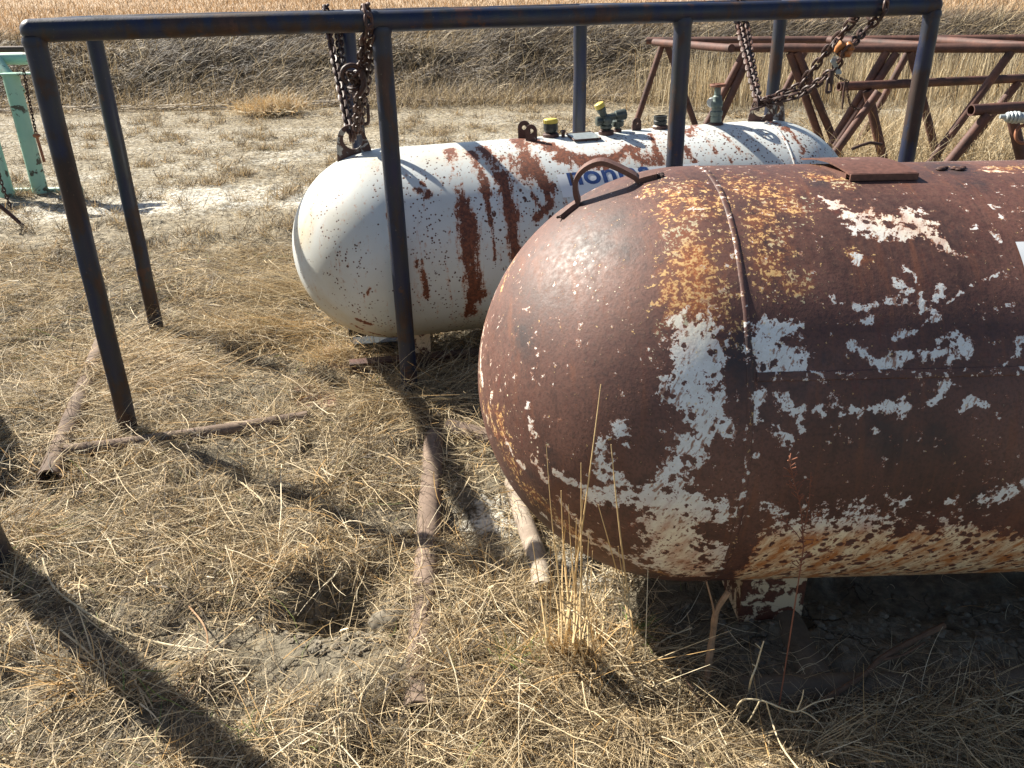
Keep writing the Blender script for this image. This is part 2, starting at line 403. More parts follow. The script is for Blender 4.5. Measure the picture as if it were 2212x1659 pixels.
def mat_patchy(name, base, chip, lo=0.5, hi=0.53, sc=22):
    s = NT(name); p = s.coord(); n = s.noise(p, sc, 6, 0.62, 0.4); n2 = s.noise(p, 90, 4)
    c = s.mix(s.mr(n2, .3, .7), base, tuple(x * .5 for x in base))
    c = s.mix(s.mr(n, lo, hi), c, chip)
    s.set(Base_Color=c, Roughness=0.6); s.bump(s.math('ADD', n2, s.mr(n, lo, hi)), 0.3, 0.002); return s.m
M['lug_white'] = mat_patchy('white_chipped_lug', (0.42, 0.40, 0.36), (0.065, 0.030, 0.022), 0.46, 0.49)
M['lug_rust'] = mat_patchy('rusty_chipped_lug', (0.085, 0.036, 0.028), (0.50, 0.46, 0.38), 0.60, 0.63)
M['foot'] = mat_patchy('foot_chipped', (0.15, 0.052, 0.028), (0.66, 0.50, 0.31), 0.49, 0.52, 18)
M['plate_rust'] = mat_patchy('lid_rust', (0.15, 0.065, 0.045), (0.55, 0.48, 0.38), 0.66, 0.69, 26)

def mat_ground():
    s = NT('ground_soil'); p = s.coord()
    sx = s.n('SeparateXYZ'); s.l(p, sx.inputs[0]); y = sx.outputs[1]
    n1 = s.noise(p, 2.2, 6, 0.6); n2 = s.noise(p, 24, 6, 0.65); n3 = s.noise(p, 110, 4, 0.6)
    at = s.n('Attribute'); at.attribute_name = 'salt'
    near = s.ramp(n2, [(0.30, (0.085, 0.074, 0.055)), (0.5, (0.165, 0.143, 0.104)), (0.70, (0.29, 0.255, 0.19))])
    near = s.mix(s.mr(n1, 0.45, 0.65, 0, 0.5), near, (0.16, 0.14, 0.10))
    wn = s.n('TexNoise'); wn.inputs['Scale'].default_value = 9; wn.inputs['Detail'].default_value = 4; s.l(p, wn.inputs['Vector'])
    wm = s.n('Mix'); wm.data_type = 'VECTOR'; wm.inputs[0].default_value = 0.12; s.l(p, wm.inputs[4]); s.l(wn.outputs['Color'], wm.inputs[5])
    crack = s.math('ADD', s.voro(wm.outputs[1], 13, 'DISTANCE_TO_EDGE'), s.mr(s.noise(p, 5, 3), 0.42, 0.6, 0.0, 0.06))
    near = s.mix(s.mr(crack, 0.0, 0.045, 0.75, 0), near, (0.045, 0.036, 0.026))
    mid = s.ramp(s.noise(p, 18, 8, 0.75), [(0.38, (0.08, 0.066, 0.045)), (0.5, (0.24, 0.205, 0.145)), (0.62, (0.38, 0.335, 0.25))])
    c = s.mix(s.mr(y, 4.0, 6.5), near, mid)
    salt = s.math('ADD', at.outputs['Fac'], s.math('ADD', s.math('MULTIPLY', s.math('SUBTRACT', n2, .5), 1.6), s.math('MULTIPLY', s.math('SUBTRACT', n3, .5), 0.7)))
    c = s.mix(s.mr(salt, 0.45, 0.75, 0, 0.9), c, (0.62, 0.60, 0.53))
    bank = s.ramp(s.noise(p, 6, 6, 0.7), [(0.35, (0.05, 0.04, 0.028)), (0.6, (0.15, 0.12, 0.075))])  # dark brown, with shade of the slope put into the bank colour
    yb = s.math('ADD', y, s.math('MULTIPLY', sx.outputs[0], 0.05))
    c = s.mix(s.mr(yb, 13.6, 15.0), c, bank)
    st = s.noise(s.mapp(p, (1, 0.25, 1)), 2.5, 6, 0.7)
    field = s.ramp(st, [(0.35, (0.30, 0.21, 0.135)), (0.62, (0.42, 0.31, 0.20))])
    c = s.mix(s.mr(yb, 18.3, 20.5), c, field)
    s.set(Base_Color=c, Roughness=0.95, Specular_IOR_Level=0.2)
    hh = s.math('ADD', n2, s.math('ADD', s.math('MULTIPLY', n3, 0.5), s.mr(crack, 0, 0.06, -0.8, 0)))
    s.bump(hh, 0.8, 0.015); return s.m
M['ground'] = mat_ground()

def mat_straw():
    s = NT('dry_straw'); at = s.n('Attribute'); at.attribute_name = 'tint'
    s.set(Base_Color=at.outputs['Color'], Roughness=0.62, Specular_IOR_Level=0.35)
    tr = s.n('BsdfTranslucent'); s.l(at.outputs['Color'], tr.inputs[0])
    mx = s.n('MixShader'); mx.inputs[0].default_value = 0.22
    s.l(s.b.outputs[0], mx.inputs[1]); s.l(tr.outputs[0], mx.inputs[2])
    s.l(mx.outputs[0], s.t.nodes['Material Output'].inputs['Surface']); return s.m
M['straw'] = mat_straw()

# ------------------------------------------------------------------ ground sheet
def axis_pts(spec):
    out = []
    for a, b, n in spec: out += list(np.linspace(a, b, n, endpoint=False))
    return np.array(out + [spec[-1][1]])
gx = axis_pts([(-500, -60, 12), (-60, -14, 50), (-14, -3.2, 110), (-3.2, 3.2, 400), (3.2, 14, 110), (14, 60, 50), (60, 500, 12)])
gyy = axis_pts([(-60, -2, 12), (-2, 0.6, 20), (0.6, 5.2, 310), (5.2, 13, 130), (13, 20, 120), (20, 60, 60), (60, 700, 30)])
X, Y = np.meshgrid(gx, gyy)
Z = hfun(X, Y)
nx, ny = len(gx), len(gyy)
co = np.stack([X, Y, Z], -1).reshape(-1, 3)
idx = np.arange(nx * ny).reshape(ny, nx)
fa = np.stack([idx[:-1, :-1], idx[:-1, 1:], idx[1:, 1:], idx[1:, :-1]], -1).reshape(-1, 4)
def np_mesh(name, co, faces):
    me = bpy.data.meshes.new(name); k = faces.shape[1]
    me.vertices.add(len(co)); me.vertices.foreach_set('co', co.astype(np.float32).ravel())
    me.loops.add(faces.size); me.loops.foreach_set('vertex_index', faces.astype(np.int32).ravel())
    me.polygons.add(len(faces)); me.polygons.foreach_set('loop_start', np.arange(0, faces.size, k, dtype=np.int32))
    me.polygons.foreach_set('loop_total', np.full(len(faces), k, dtype=np.int32))
    me.update(calc_edges=True); return me
me = np_mesh('ground', co, fa)
xx, yy = co[:, 0], co[:, 1]
salt = 0.34 * sstep(5.5, 7.5, yy) * sstep(14.5, 11, yy) + 0.55 * (fbm(xx * 0.7, yy * 1.8, 3, 31) - 0.42) * sstep(4.5, 6.5, yy) * sstep(14.8, 12, yy)
salt += 0.27 * np.exp(-(((yy - 7.4 - 0.1 * xx) / 0.55) ** 2)) * sstep(0.5, -1.5, xx) + 0.3 * np.exp(-(((yy - 13.0 + .03 * xx) / 0.7) ** 2)) * sstep(3, 0, xx)
for (a, b, r, v) in ((0.0, 2.25, 0.17, 0.55), (0.18, 2.02, 0.16, 0.60), (-.12, 2.3, .1, .4), (-0.32, 1.80, 0.05, 0.3), (0.25, 1.85, .1, .35)):
    salt += v * np.exp(-(((xx - a) ** 2 + (yy - b) ** 2) / r ** 2))
al = me.attributes.new('salt', 'FLOAT', 'POINT'); al.data.foreach_set('value', salt.astype(np.float32))
ground = link_mesh('ground', me, M['ground']); tag(ground, kind='structure')

# ------------------------------------------------------------------ straw maker
PAL = np.array([[0.055, 0.040, 0.027], [0.14, 0.105, 0.066], [0.345, 0.262, 0.150], [0.56, 0.445, 0.270], [0.71, 0.61, 0.42], [0.52, 0.335, 0.14], [0.17, 0.21, 0.055]])
def pal(k, jit=0.18):
    c = PAL[k] * (1 + rng.uniform(-jit, jit, (len(k), 1))); return np.clip(c, 0, 0.9)
def pick(n, w):
    w = np.array(w, float); return rng.choice(len(w), n, p=w / w.sum())
class Straw:
    def __init__(s): s.co = []; s.col = []; s.fa = []; s.n = 0
    def add(s, x, y, L, wd, head, elev, col, droop=0.5, seg=4, z0=0.0, curl=0.5, clamp=0.004, mix_up=None):
        n = len(x); t = np.linspace(0, 1, seg + 1)[None, :]
        hd = head[:, None] + curl * (rng.standard_normal((n, 1))) * t
        ds = L[:, None] / seg
        el = elev[:, None] - droop * np.abs(rng.standard_normal((n, 1))) * t
        dx = np.cos(hd) * np.cos(el) * ds; dy = np.sin(hd) * np.cos(el) * ds; dz = np.sin(el) * ds
        px = x[:, None] + np.concatenate([np.zeros((n, 1)), np.cumsum(dx[:, :-1], 1)], 1)
        py = y[:, None] + np.concatenate([np.zeros((n, 1)), np.cumsum(dy[:, :-1], 1)], 1)
        g = hfun(px, py)
        pz = hfun(x, y)[:, None] + z0 + np.concatenate([np.zeros((n, 1)), np.cumsum(dz[:, :-1], 1)], 1)
        lo = rng.uniform(clamp * 0.3, clamp * 2.5, (n, 1)); pz = np.maximum(pz, g + lo)
        ax = rng.uniform(0, PI, (n, 1)) * 0.55 - 0.4      # roll of the blade
        wx = -np.sin(hd) * np.cos(ax); wy = np.cos(hd) * np.cos(ax); wz = np.sin(ax) * np.ones_like(hd)
        w = wd[:, None] * 0.5 * (1 - 0.75 * t ** 2)
        A = np.stack([px - wx * w, py - wy * w, pz - wz * w], -1); Bq = np.stack([px + wx * w, py + wy * w, pz + wz * w], -1)
        v = np.stack([A, Bq], 2).reshape(n, -1, 3)
        m = 2 * (seg + 1); base = (s.n + np.arange(n) * m)[:, None, None]
        q = np.array([[2 * i, 2 * i + 1, 2 * i + 3, 2 * i + 2] for i in range(seg)])[None]
        s.fa.append((base + q).reshape(-1, 4)); s.co.append(v.reshape(-1, 3))
        sh = (0.80 + 0.35 * t)[:, :, None]
        cc = np.clip(col[:, None, :] * np.ones_like(sh), 0, 0.9)
        s.col.append(np.repeat(cc, 2, axis=1).reshape(-1, 3)[: n * m] if cc.shape[1] == seg + 1 else np.repeat(col, m, axis=0))
        s.n += n * m
    def build(s, name, **kw):
        co = np.concatenate(s.co); fa = np.concatenate(s.fa); col = np.concatenate(s.col)
        me = np_mesh(name, co, fa)
        a = me.attributes.new('tint', 'FLOAT_COLOR', 'POINT')
        a.data.foreach_set('color', np.concatenate([col, np.ones((len(col), 1))], 1).astype(np.float32).ravel())
        o = link_mesh(name, me, M['straw'], None, True); tag(o, **kw); return o

RX0, RY, RR = 0.43, 1.93, 0.516
BAREP = [(718, 1310, .14, .15, 1.0), (830, 1350, .09, .07, .97), (800, 1450, .17, .14, .93), (560, 1400, .26, .13, .90), (660, 1460, .16, .11, .8), (430, 1560, .16, .08, .7), (340, 1330, .18, .07, .65), (1010, 1120, .16, .10, .85), (1100, 1180, .16, .16, .85), (1230, 1230, .14, .12, .9), (1050, 1060, .08, .14, .7), (250, 1620, .2, .1, .6), (60, 1330, .15, .07, .6), (930, 1170, .05, .1, .7), (1330, 1350, .10, .12, .9), (480, 1250, .2, .06, .4)]
def bare(x, y):
    """ground cover density 0..1 in the near yard"""
    d = np.ones_like(x)
    under = sstep(0.26, 0.40, x) * sstep(1.26, 1.36, y + 0.04 * np.sin(x * 9)) * sstep(2.7, 2.4, y)     # dry earth under the rusty tank
    d *= 1 - 0.97 * under
    for (px, py, rx, ry, k) in BAREP:
        c = gz(px, py, 0); d *= 1 - k * np.exp(-(((x - c.x) / rx) ** 2 + ((y - c.y) / ry) ** 2) ** 1.6)
    d *= 0.30 + 0.95 * sstep(0.36, 0.62, fbm(x * 3.5, y * 3.5, 3, 41))
    return np.clip(d, 0, 1)
def frustum_pts(n, y0, y1, pw=1.0, marg=0.25):
    """random ground points spread over what a wide view of the yard covers"""
    y = y0 + (y1 - y0) * rng.random(n) ** pw
    w = 0.78 * y + 0.45 + marg
    x = (rng.random(n) * 2 - 1) * w
    return x, y


# ------------------------------------------------------------------ blue pipe cage round the white tank
OX, OY, YAW = -1.4910, 2.8550, 0.27327
HT, DEP, TT = 1.4609, 1.1218, [0.0, 1.1018, 2.2648, 3.4119]
LV = Vector((math.cos(YAW), math.sin(YAW), 0)); WV = Vector((-math.sin(YAW), math.cos(YAW), 0)); OV = Vector((OX, OY, 0)); ZV = Vector((0, 0, 1))
PR = 0.0350
cage = empty('pipe_cage', OV, 'tall dark blue rusty pipe cage standing over the white tank', 'pipe rack')
def rail(name, a, b, r=PR, cap=True, mat='blue', parent=cage):
    bm = bmesh.new(); pipe(bm, a, b, r, seg=10, wob=0.0012, n=28)
    return bm_obj(name, bm, M[mat], parent)
for d, nm in ((0, 'top_rail'), (DEP, 'top_rail')):
    a = OV + WV * d + ZV * HT; b = a + LV * TT[3]
    bm = bmesh.new(); pipe(bm, a, b, PR, seg=12, wob=0.0015, n=28); ball(bm, a, PR * 1.0, seg=24); ball(bm, b, PR * 1.0, seg=24)
    bm_obj(nm, bm, M['blue'], cage)
for i, t in enumerate(TT):
    a = OV + LV * t + ZV * HT
    rail('cross_rail', a + WV * PR * 0.7, a + WV * (DEP - PR * 0.7), PR * (0.99 if i in (0, 3) else 0.97))
    for d in (0, DEP):
        p = OV + LV * t + WV * d
        pz = float(hfun(p.x, p.y))
        bm = bmesh.new(); q = p + ZV * (HT - PR * 0.5)
        pipe(bm, p + ZV * (pz - 0.06), q, PR * 0.985, seg=12, wob=0.0015, n=28)
        # weld collar at the top
        sweep(bm, [p + ZV * (HT - PR * 1.35), p + ZV * (HT - PR * 0.95), p + ZV * (HT - PR * 0.6)], [PR * 1.0, PR * 1.10, PR * 1.02], 28, cap=False)
        bm_obj('post', bm, M['blue'], cage)

# second, nearer blue frame: only its corner post stands in the picture
pb = gz(6, 1225, 0.0)
fr2 = empty('pipe_cage', pb, 'thick dark blue pipe post at the lower left corner of the yard', 'pipe post')
ptq = pb + ZV * 1.45 + Vector((-.05, -.20, 0))
bm = bmesh.new(); pipe(bm, pb - ZV * 0.06, ptq, 0.052, seg=10, wob=0.001, n=32); ball(bm, ptq, 0.052, seg=24)
bm_obj('post', bm, M['blue'], fr2)
bm = bmesh.new(); pipe(bm, ptq, ptq + Vector((-1.6, -0.55, 0)), 0.052, seg=4, n=28); bm_obj('top_rail', bm, M['blue'], fr2)

# ------------------------------------------------------------------ tanks
class Tank:
    def __init__(s, A, yaw, tilt, R, L):
        s.A = Vector(A); s.u = Vector((math.cos(yaw) * math.cos(tilt), math.sin(yaw) * math.cos(tilt), math.sin(tilt)))
        s.e = Vector((math.sin(yaw), -math.cos(yaw), 0)); s.v = s.u.cross(s.e) * -1
        if s.v.z < 0: s.v = -s.v
        s.R = R; s.L = L
    def at(s, t, ang, off=0.0):             # t metres along the shell, ang from the horizontal facing us, up positive
        return s.A + s.u * t + (s.e * math.cos(ang) + s.v * math.sin(ang)) * (s.R + off)
    def head(s, t, off=0.0):                # radius at t < 0 on the left head
        return math.sqrt(max(0, s.R ** 2 - t * t))
    def top(s, t, off=0.0):
        r = s.R if 0 <= t <= s.L else math.sqrt(max(0, s.R ** 2 - (t if t < 0 else t - s.L) ** 2))
        return s.A + s.u * t + s.v * (r + off)
    def hit(s, px, py):                     # where a line of sight meets the tank
        d = ray(px, py); o = CAM - s.A
        du = d.dot(s.u); ou = o.dot(s.u); dp = d - s.u * du; op = o - s.u * ou
        a = dp.dot(dp); b = 2 * dp.dot(op); c = op.dot(op) - s.R ** 2; q = b * b - 4 * a * c
        if q >= 0:
            k = (-b - math.sqrt(q)) / (2 * a); P = CAM + d * k; t = (P - s.A).dot(s.u)
            if 0 <= t <= s.L: return P
        for cc in (s.A, s.A + s.u * s.L):
            o2 = CAM - cc; b = 2 * d.dot(o2); c = o2.dot(o2) - s.R ** 2; q = b * b - 4 * c
            if q >= 0: return CAM + d * ((-b - math.sqrt(q)) / 2)
        k = -(CAM - s.A).dot(dp) / dp.dot(dp); return CAM + d * k
    def mesh(s, name, nh, nc, nr):
        pr = [(-s.R * math.cos(a), s.R * math.sin(a)) for a in np.linspace(0.004, PI / 2, nh)]
        pr += [(t, s.R) for t in np.linspace(0, s.L, nc)[1:]]
        pr += [(s.L + s.R * math.sin(a), s.R * math.cos(a)) for a in np.linspace(0, PI / 2 - 0.004, nh)[1:]]
        pr = np.array(pr); th = np.linspace(0, 2 * PI, nr, endpoint=False)
        T, H = np.meshgrid(pr[:, 0], th, indexing='ij'); Rr = np.repeat(pr[:, 1:2], nr, 1)
        # slight hammering of the sheet
        Rr = Rr * (1 + 0.0028 * (fbm(T * 3 + 5, H * 2, 3, 77) - 0.5))
        A, u, e, v = (np.array(q) for q in (s.A, s.u, s.e, s.v))
        co = A + T[..., None] * u + Rr[..., None] * (np.cos(H)[..., None] * e + np.sin(H)[..., None] * v)
        idx = np.arange(len(pr) * nr).reshape(len(pr), nr); nx_ = np.roll(idx, -1, 1)
        fa = np.stack([idx[:-1], idx[1:], nx_[1:], nx_[:-1]], -1).reshape(-1, 4)
        co = co.reshape(-1, 3)
        me = np_mesh(name, co, fa)
        bm = bmesh.new(); bm.from_mesh(me); bmesh.ops.recalc_face_normals(bm, faces=bm.faces[:]); bm.to_mesh(me); bm.free()
        return me, co, T.reshape(-1), H.reshape(-1)
def marks(tank, co, caps, soft=(0.0, 2.1)):
    """wear marks as soft strokes lying on the skin: (x1,y1,x2,y2,halfwidth,strength) measured on the photograph, turned into metres"""
    out = np.zeros(len(co))
    for (x1, y1, x2, y2, w, k) in caps:
        a = np.array(tank.hit(x1, y1)); b = np.array(tank.hit(x2, y2))
        mid = Vector(((a + b) / 2).tolist()); dist = (mid - CAM).length
        rad = w / FPX * dist * 1.0
        ab = b - a; L2 = max(ab @ ab, 1e-9)
        t = np.clip((co - a) @ ab / L2, 0, 1)
        d = np.linalg.norm(co - a - t[:, None] * ab, axis=1) / rad
        out = np.maximum(out, k * (1 - sstep(soft[0], soft[1], d)))
    return out
def set_wear(me, ch, T=None, H=None, R=1):
    if T is not None:
        k = me.attributes.new('skin', 'FLOAT_VECTOR', 'POINT'); k.data.foreach_set('vector', np.stack([T, np.where(H > PI, H - 2 * PI, H) * R, T * 0], 1).astype(np.float32).ravel())
    a = me.attributes.new('wear', 'FLOAT_COLOR', 'POINT')
    a.data.foreach_set('color', np.stack(ch, 1).astype(np.float32).ravel())

# --- the rusty tank in front
RT = Tank((0.4298, 1.9298, 0.6376), 0.0192, -0.0078, 0.5163, 2.35)
rt = empty('rusty_tank', RT.A - ZV * 0.62, 'big rust brown tank in front with flaking white paint', 'tank')
me, co, tT, tH = RT.mesh('shell', 110, 330, 480)
paint = [(1510, 740, 1505, 840, 62, 1.0), (1490, 700, 1540, 720, 40, .82), (1550, 860, 1560, 930, 30, .85), (1520, 900, 1515, 940, 28, .8), (1500, 960, 1460, 1040, 34, .85),
         (1335, 920, 1350, 950, 22, .85), (1296, 950, 1298, 1030, 17, .85), (1320, 1010, 1345, 1040, 22, .8), (1200, 1022, 1290, 1062, 15, .85), (1280, 1070, 1400, 1075, 34, .95),
         (1400, 1080, 1500, 1095, 55, 1.05), (1440, 1030, 1480, 990, 30, .9), (1560, 1080, 1565, 1130, 14, .85), (1440, 1130, 1480, 1200, 60, 1.0), (1420, 1200, 1480, 1235, 40, .95), (1560, 1180, 1520, 1240, 26, .8),
         (1045, 710, 1042, 830, 11, .75), (1062, 850, 1060, 870, 6, .8), (1140, 870, 1150, 940, 11, .74), (1150, 980, 1180, 1040, 12, .72), (1095, 960, 1130, 1010, 12, .66), (1158, 755, 1160, 780, 7, .72),
         (1170, 1110, 1260, 1170, 12, .68), (1260, 1150, 1400, 1225, 26, .72), (1210, 1080, 1250, 1130, 12, .62),
         (1650, 705, 1715, 715, 26, .88), (1640, 745, 1720, 780, 34, .95), (1640, 800, 1700, 805, 12, .75), (1640, 850, 1630, 900, 20, .85), (1690, 870, 1720, 890, 26, .86), (1680, 920, 1700, 945, 18, .8), (1720, 905, 1735, 930, 12, .75), (1618, 930, 1620, 950, 10, .75), (1630, 980, 1635, 985, 6, .7),
         (1800, 440, 1850, 480, 22, .80), (1850, 490, 1960, 505, 28, .86), (1960, 465, 2010, 500, 28, .86), (2010, 500, 2045, 535, 17, .8), (1860, 470, 2000, 480, 20, .72), (1985, 450, 1990, 470, 10, .75),
         (1948, 575, 1985, 610, 10, .74), (1925, 605, 1960, 625, 9, .72), (2030, 620, 2032, 635, 13, .9), (2020, 640, 2022, 690, 9, .75), (1865, 670, 1880, 690, 17, .84), (1850, 665, 1960, 650, 7, .66), (1900, 730, 1960, 725, 12, .74), (1840, 745, 1900, 790, 14, .80), (1900, 790, 1960, 765, 16, .82), (1970, 765, 2050, 770, 16, .82), (2060, 725, 2085, 760, 18, .86), (2030, 740, 2020, 760, 9, .75), (1990, 640, 1992, 675, 6, .7),
         (1770, 885, 1775, 895, 9, .82), (1805, 870, 1850, 890, 9, .78), (1815, 893, 1860, 893, 6, .75), (1885, 885, 1960, 878, 11, .84), (1950, 865, 1945, 900, 10, .82), (2030, 835, 2060, 833, 9, .86), (2035, 845, 2015, 870, 8, .8), (2070, 890, 2095, 865, 9, .8), (2100, 862, 2135, 880, 7, .8), (1890, 932, 1892, 935, 6, .76), (2105, 485, 2110, 495, 10, .86), (2140, 445, 2165, 470, 5, .74), (2155, 510, 2165, 530, 5, .76), (2095, 430, 2100, 435, 4, .6),
         (2180, 660, 2190, 668, 7, .74), (2150, 660, 2153, 668, 5, .7), (2200, 740, 2205, 750, 8, .74), (1850, 560, 1850, 570, 7, .66), (1835, 545, 1860, 552, 8, .66), (1800, 640, 1810, 660, 9, .6), (2135, 370, 2212, 372, 10, .66), (1840, 430, 1900, 432, 4, .55),
         (1930, 1095, 1960, 1080, 13, .74), (1850, 1095, 1860, 1100, 8, .6), (2040, 1080, 2080, 1085, 12, .66), (2140, 1080, 2212, 1050, 22, .74), (1650, 1090, 1690, 1110, 14, .72), (1590, 1100, 1600, 1130, 10, .7),
         (1990, 700, 2030, 672, 3.5, .72), (2035, 665, 2080, 630, 3.2, .74), (2090, 620, 2160, 590, 3.2, .72), (1965, 725, 1990, 705, 3, .66), (2170, 790, 2205, 755, 4, .7)]
orange = [(1450, 420, 1450, 700, 40, .50), (1520, 420, 1560, 720, 45, .50), (1040, 650, 1050, 900, 22, .42), (1060, 900, 1130, 1050, 26, .46), (1480, 480, 1470, 640, 45, .62), (1500, 560, 1500, 680, 50, .78), (1450, 620, 1460, 680, 30, .7), (1480, 420, 1530, 440, 50, .52), (1560, 600, 1560, 760, 12, .5), (1620, 400, 1700, 440, 60, .50), (1650, 470, 1670, 560, 50, .52), (1640, 560, 1720, 610, 40, .56), (1700, 590, 1740, 610, 20, .55), (1760, 380, 1830, 400, 22, .60), (1820, 370, 1760, 355, 14, .55), (1840, 550, 1870, 560, 14, .6), (1410, 410, 1500, 400, 30, .45), (2150, 365, 2212, 365, 18, .55), (1080, 640, 1110, 560, 16, .42), (1080, 900, 1150, 1080, 30, .50), (1150, 1060, 1240, 1150, 26, .58), (1300, 1170, 1440, 1240, 18, .5), (1560, 380, 1600, 560, 10, .52), (1560, 430, 1640, 640, 20, .42)]
P_ = marks(RT, co, [(a, b, c, d, w * .80 if w > 9 else w, k) for a, b, c, d, w, k in paint]); O_ = marks(RT, co, orange)
vdir = np.sin(tH)
belly = sstep(0.04, 0.10, tT) * (0.76 * sstep(-0.14, -0.38, vdir + 0.34 * (fbm(tT * 5, tH * 2, 3, 44) - .5) + 0.03 * np.clip(tT - .6, -1, 1)))
P_ = np.maximum(P_, belly)
cream = np.clip(sstep(-0.16, -0.34, vdir) * sstep(0.0, 0.08, tT), 0, 1)
cream = np.maximum(cream, marks(RT, co, [(1450, 1150, 1500, 1240, 70, .75), (1830, 440, 2040, 520, 40, .55), (1040, 700, 1150, 1000, 60, .5), (2130, 370, 2212, 370, 20, .8), (1480, 480, 1500, 680, 60, .5), (1150, 1000, 1300, 1200, 70, .55)]))
# unseen rear of the tank gets its own random flakes
back = (np.cos(tH) < -0.15)
P_ = np.where(back, 0.75 * sstep(0.52, 0.7, fbm(tT * 3, tH * 1.5, 4, 55)) + 0.5 * sstep(-.6, -.9, vdir), P_)
chips = marks(RT, co, [(1260, 540, 1320, 620, 50, .55), (1320, 600, 1380, 700, 60, .52), (1230, 600, 1260, 720, 60, .40), (1200, 470, 1400, 520, 60, .42), (1350, 700, 1400, 800, 50, .38), (1090, 780, 1160, 1000, 60, .52), (1400, 960, 1420, 980, 30, .45), (1620, 640, 1790, 660, 40, .50), (1100, 560, 1110, 600, 30, .5), (1940, 640, 2212, 720, 60, .40), (1800, 540, 1900, 560, 30, .45), (2050, 440, 2212, 560, 60, .36), (1800, 400, 1700, 360, 40, .5), (2000, 1000, 2060, 1010, 40, .3), (1270, 430, 1440, 390, 30, .55)])
chips = np.maximum(chips, np.clip(P_ * 1.2, 0, .58)); set_wear(me, (P_, O_, cream, chips), tT, tH, RT.R)
link_mesh('shell', me, M['rusty_tank'], rt)
def bead(tank, parent, pts_fn, rad, mat, name='weld_seam', n=10, flat=(1.6, 0.55)):
    bm = bmesh.new(); pts = pts_fn(); sweep(bm, pts, rad, n, cap=True); return bm_obj(name, bm, mat, parent)
def ring_band(tank, t0, w, h, name, mat, parent):
    """flat raised weld band round the shell"""
    bm = bmesh.new(); n = 200; prof = [(-w / 2, -0.002), (-w / 2 * .8, h * .8), (0, h), (w / 2 * .8, h * .8), (w / 2, -0.002)]; rows = []
    for i in range(n):
        a = 2 * PI * i / n; row = []
        for (dt, dh) in prof:
            jit = 0.0010 * math.sin(i * .21) + random.uniform(-0.0005, 0.0005)
            row.append(bm.verts.new(tank.at(t0 + dt + jit, a, dh + random.uniform(-.0003, .0003))))
        rows.append(row)
    for i in range(n):
        A, Bq = rows[i], rows[(i + 1) % n]
        for k in range(len(prof) - 1): bm.faces.new((A[k], A[k + 1], Bq[k + 1], Bq[k]))
    me = bpy.data.meshes.new(name); bm.normal_update(); bm.to_mesh(me); bm.free()
    w_ = me.attributes.new('wear', 'FLOAT_COLOR', 'POINT'); w_.data.foreach_set('color', np.tile(np.array([.22, .25, 0, .30], np.float32), len(me.vertices)))
    return link_mesh(name, me, mat, parent)
M['seam'] = mat_rust('seam_rust', (0.045, 0.019, 0.016), (0.095, 0.038, 0.030), (0.17, 0.07, 0.045), 0.6)
ring_band(RT, 0.022, 0.015, 0.0014, 'weld_seam', M['rusty_tank'], rt)
ring_band(RT, 2.33, 0.022, 0.0016, 'weld_seam', M['rusty_tank'], rt)
sa = RT.hit(1620, 815); sAng = math.atan2((sa - RT.A).dot(RT.v), (sa - RT.A).dot(RT.e))
bm = bmesh.new(); prof = [(-0.010, -0.001), (-0.008, 0.0018), (0.0, 0.0024), (0.008, 0.0018), (0.010, -0.001)]; rows = []
for i in range(180):
    t = 0.034 + (RT.L - 0.06) * i / 179
    rows.append([bm.verts.new(RT.at(t, sAng + (d + random.uniform(-.0008, .0008)) / RT.R, h)) for d, h in prof])
for A_, B_ in zip(rows, rows[1:]):
    for k in range(4): bm.faces.new((A_[k], A_[k + 1], B_[k + 1], B_[k]))
_o = bm_obj('weld_seam', bm, M['rusty_tank'], rt); w_ = _o.data.attributes.new('wear', 'FLOAT_COLOR', 'POINT'); w_.data.foreach_set('color', np.tile(np.array([.25, .15, 0, .30], np.float32), len(_o.data.vertices)))
# lifting handle on the head: flat bar bent up, its two feet welded down
def head_pt(px, py, off=0.0):
    p = RT.hit(px, py); n = (p - RT.A); n = (n - RT.u * max(0, n.dot(RT.u))).normalized(); return p + n * off, n
hp = []
f1, n1_ = head_pt(1217, 469, 0.006); f1b, _ = head_pt(1252, 441, 0.007)
f2, _ = head_pt(1380, 393, 0.007); f2b, n2_ = head_pt(1420, 382, 0.006)
upn = ((n1_ + n2_) / 2).normalized()
span = f2 - f1b
def lerp(a, b, t): return a + (b - a) * t
prof_h = [(0.0, 0.0), (0.02, 0.030), (0.08, 0.064), (0.2, 0.088), (0.34, 0.099), (0.48, 0.101), (0.60, 0.094), (0.74, 0.068), (0.87, 0.038), (0.97, 0.012), (1.0, 0.0)]
pts = [f1, lerp(f1, f1b, 0.7)] + [f1b + span * t + upn * h * .70 for t, h in prof_h] + [lerp(f2, f2b, 0.3), f2b]
bm = bmesh.new()
side = span.normalized().cross(upn).normalized()
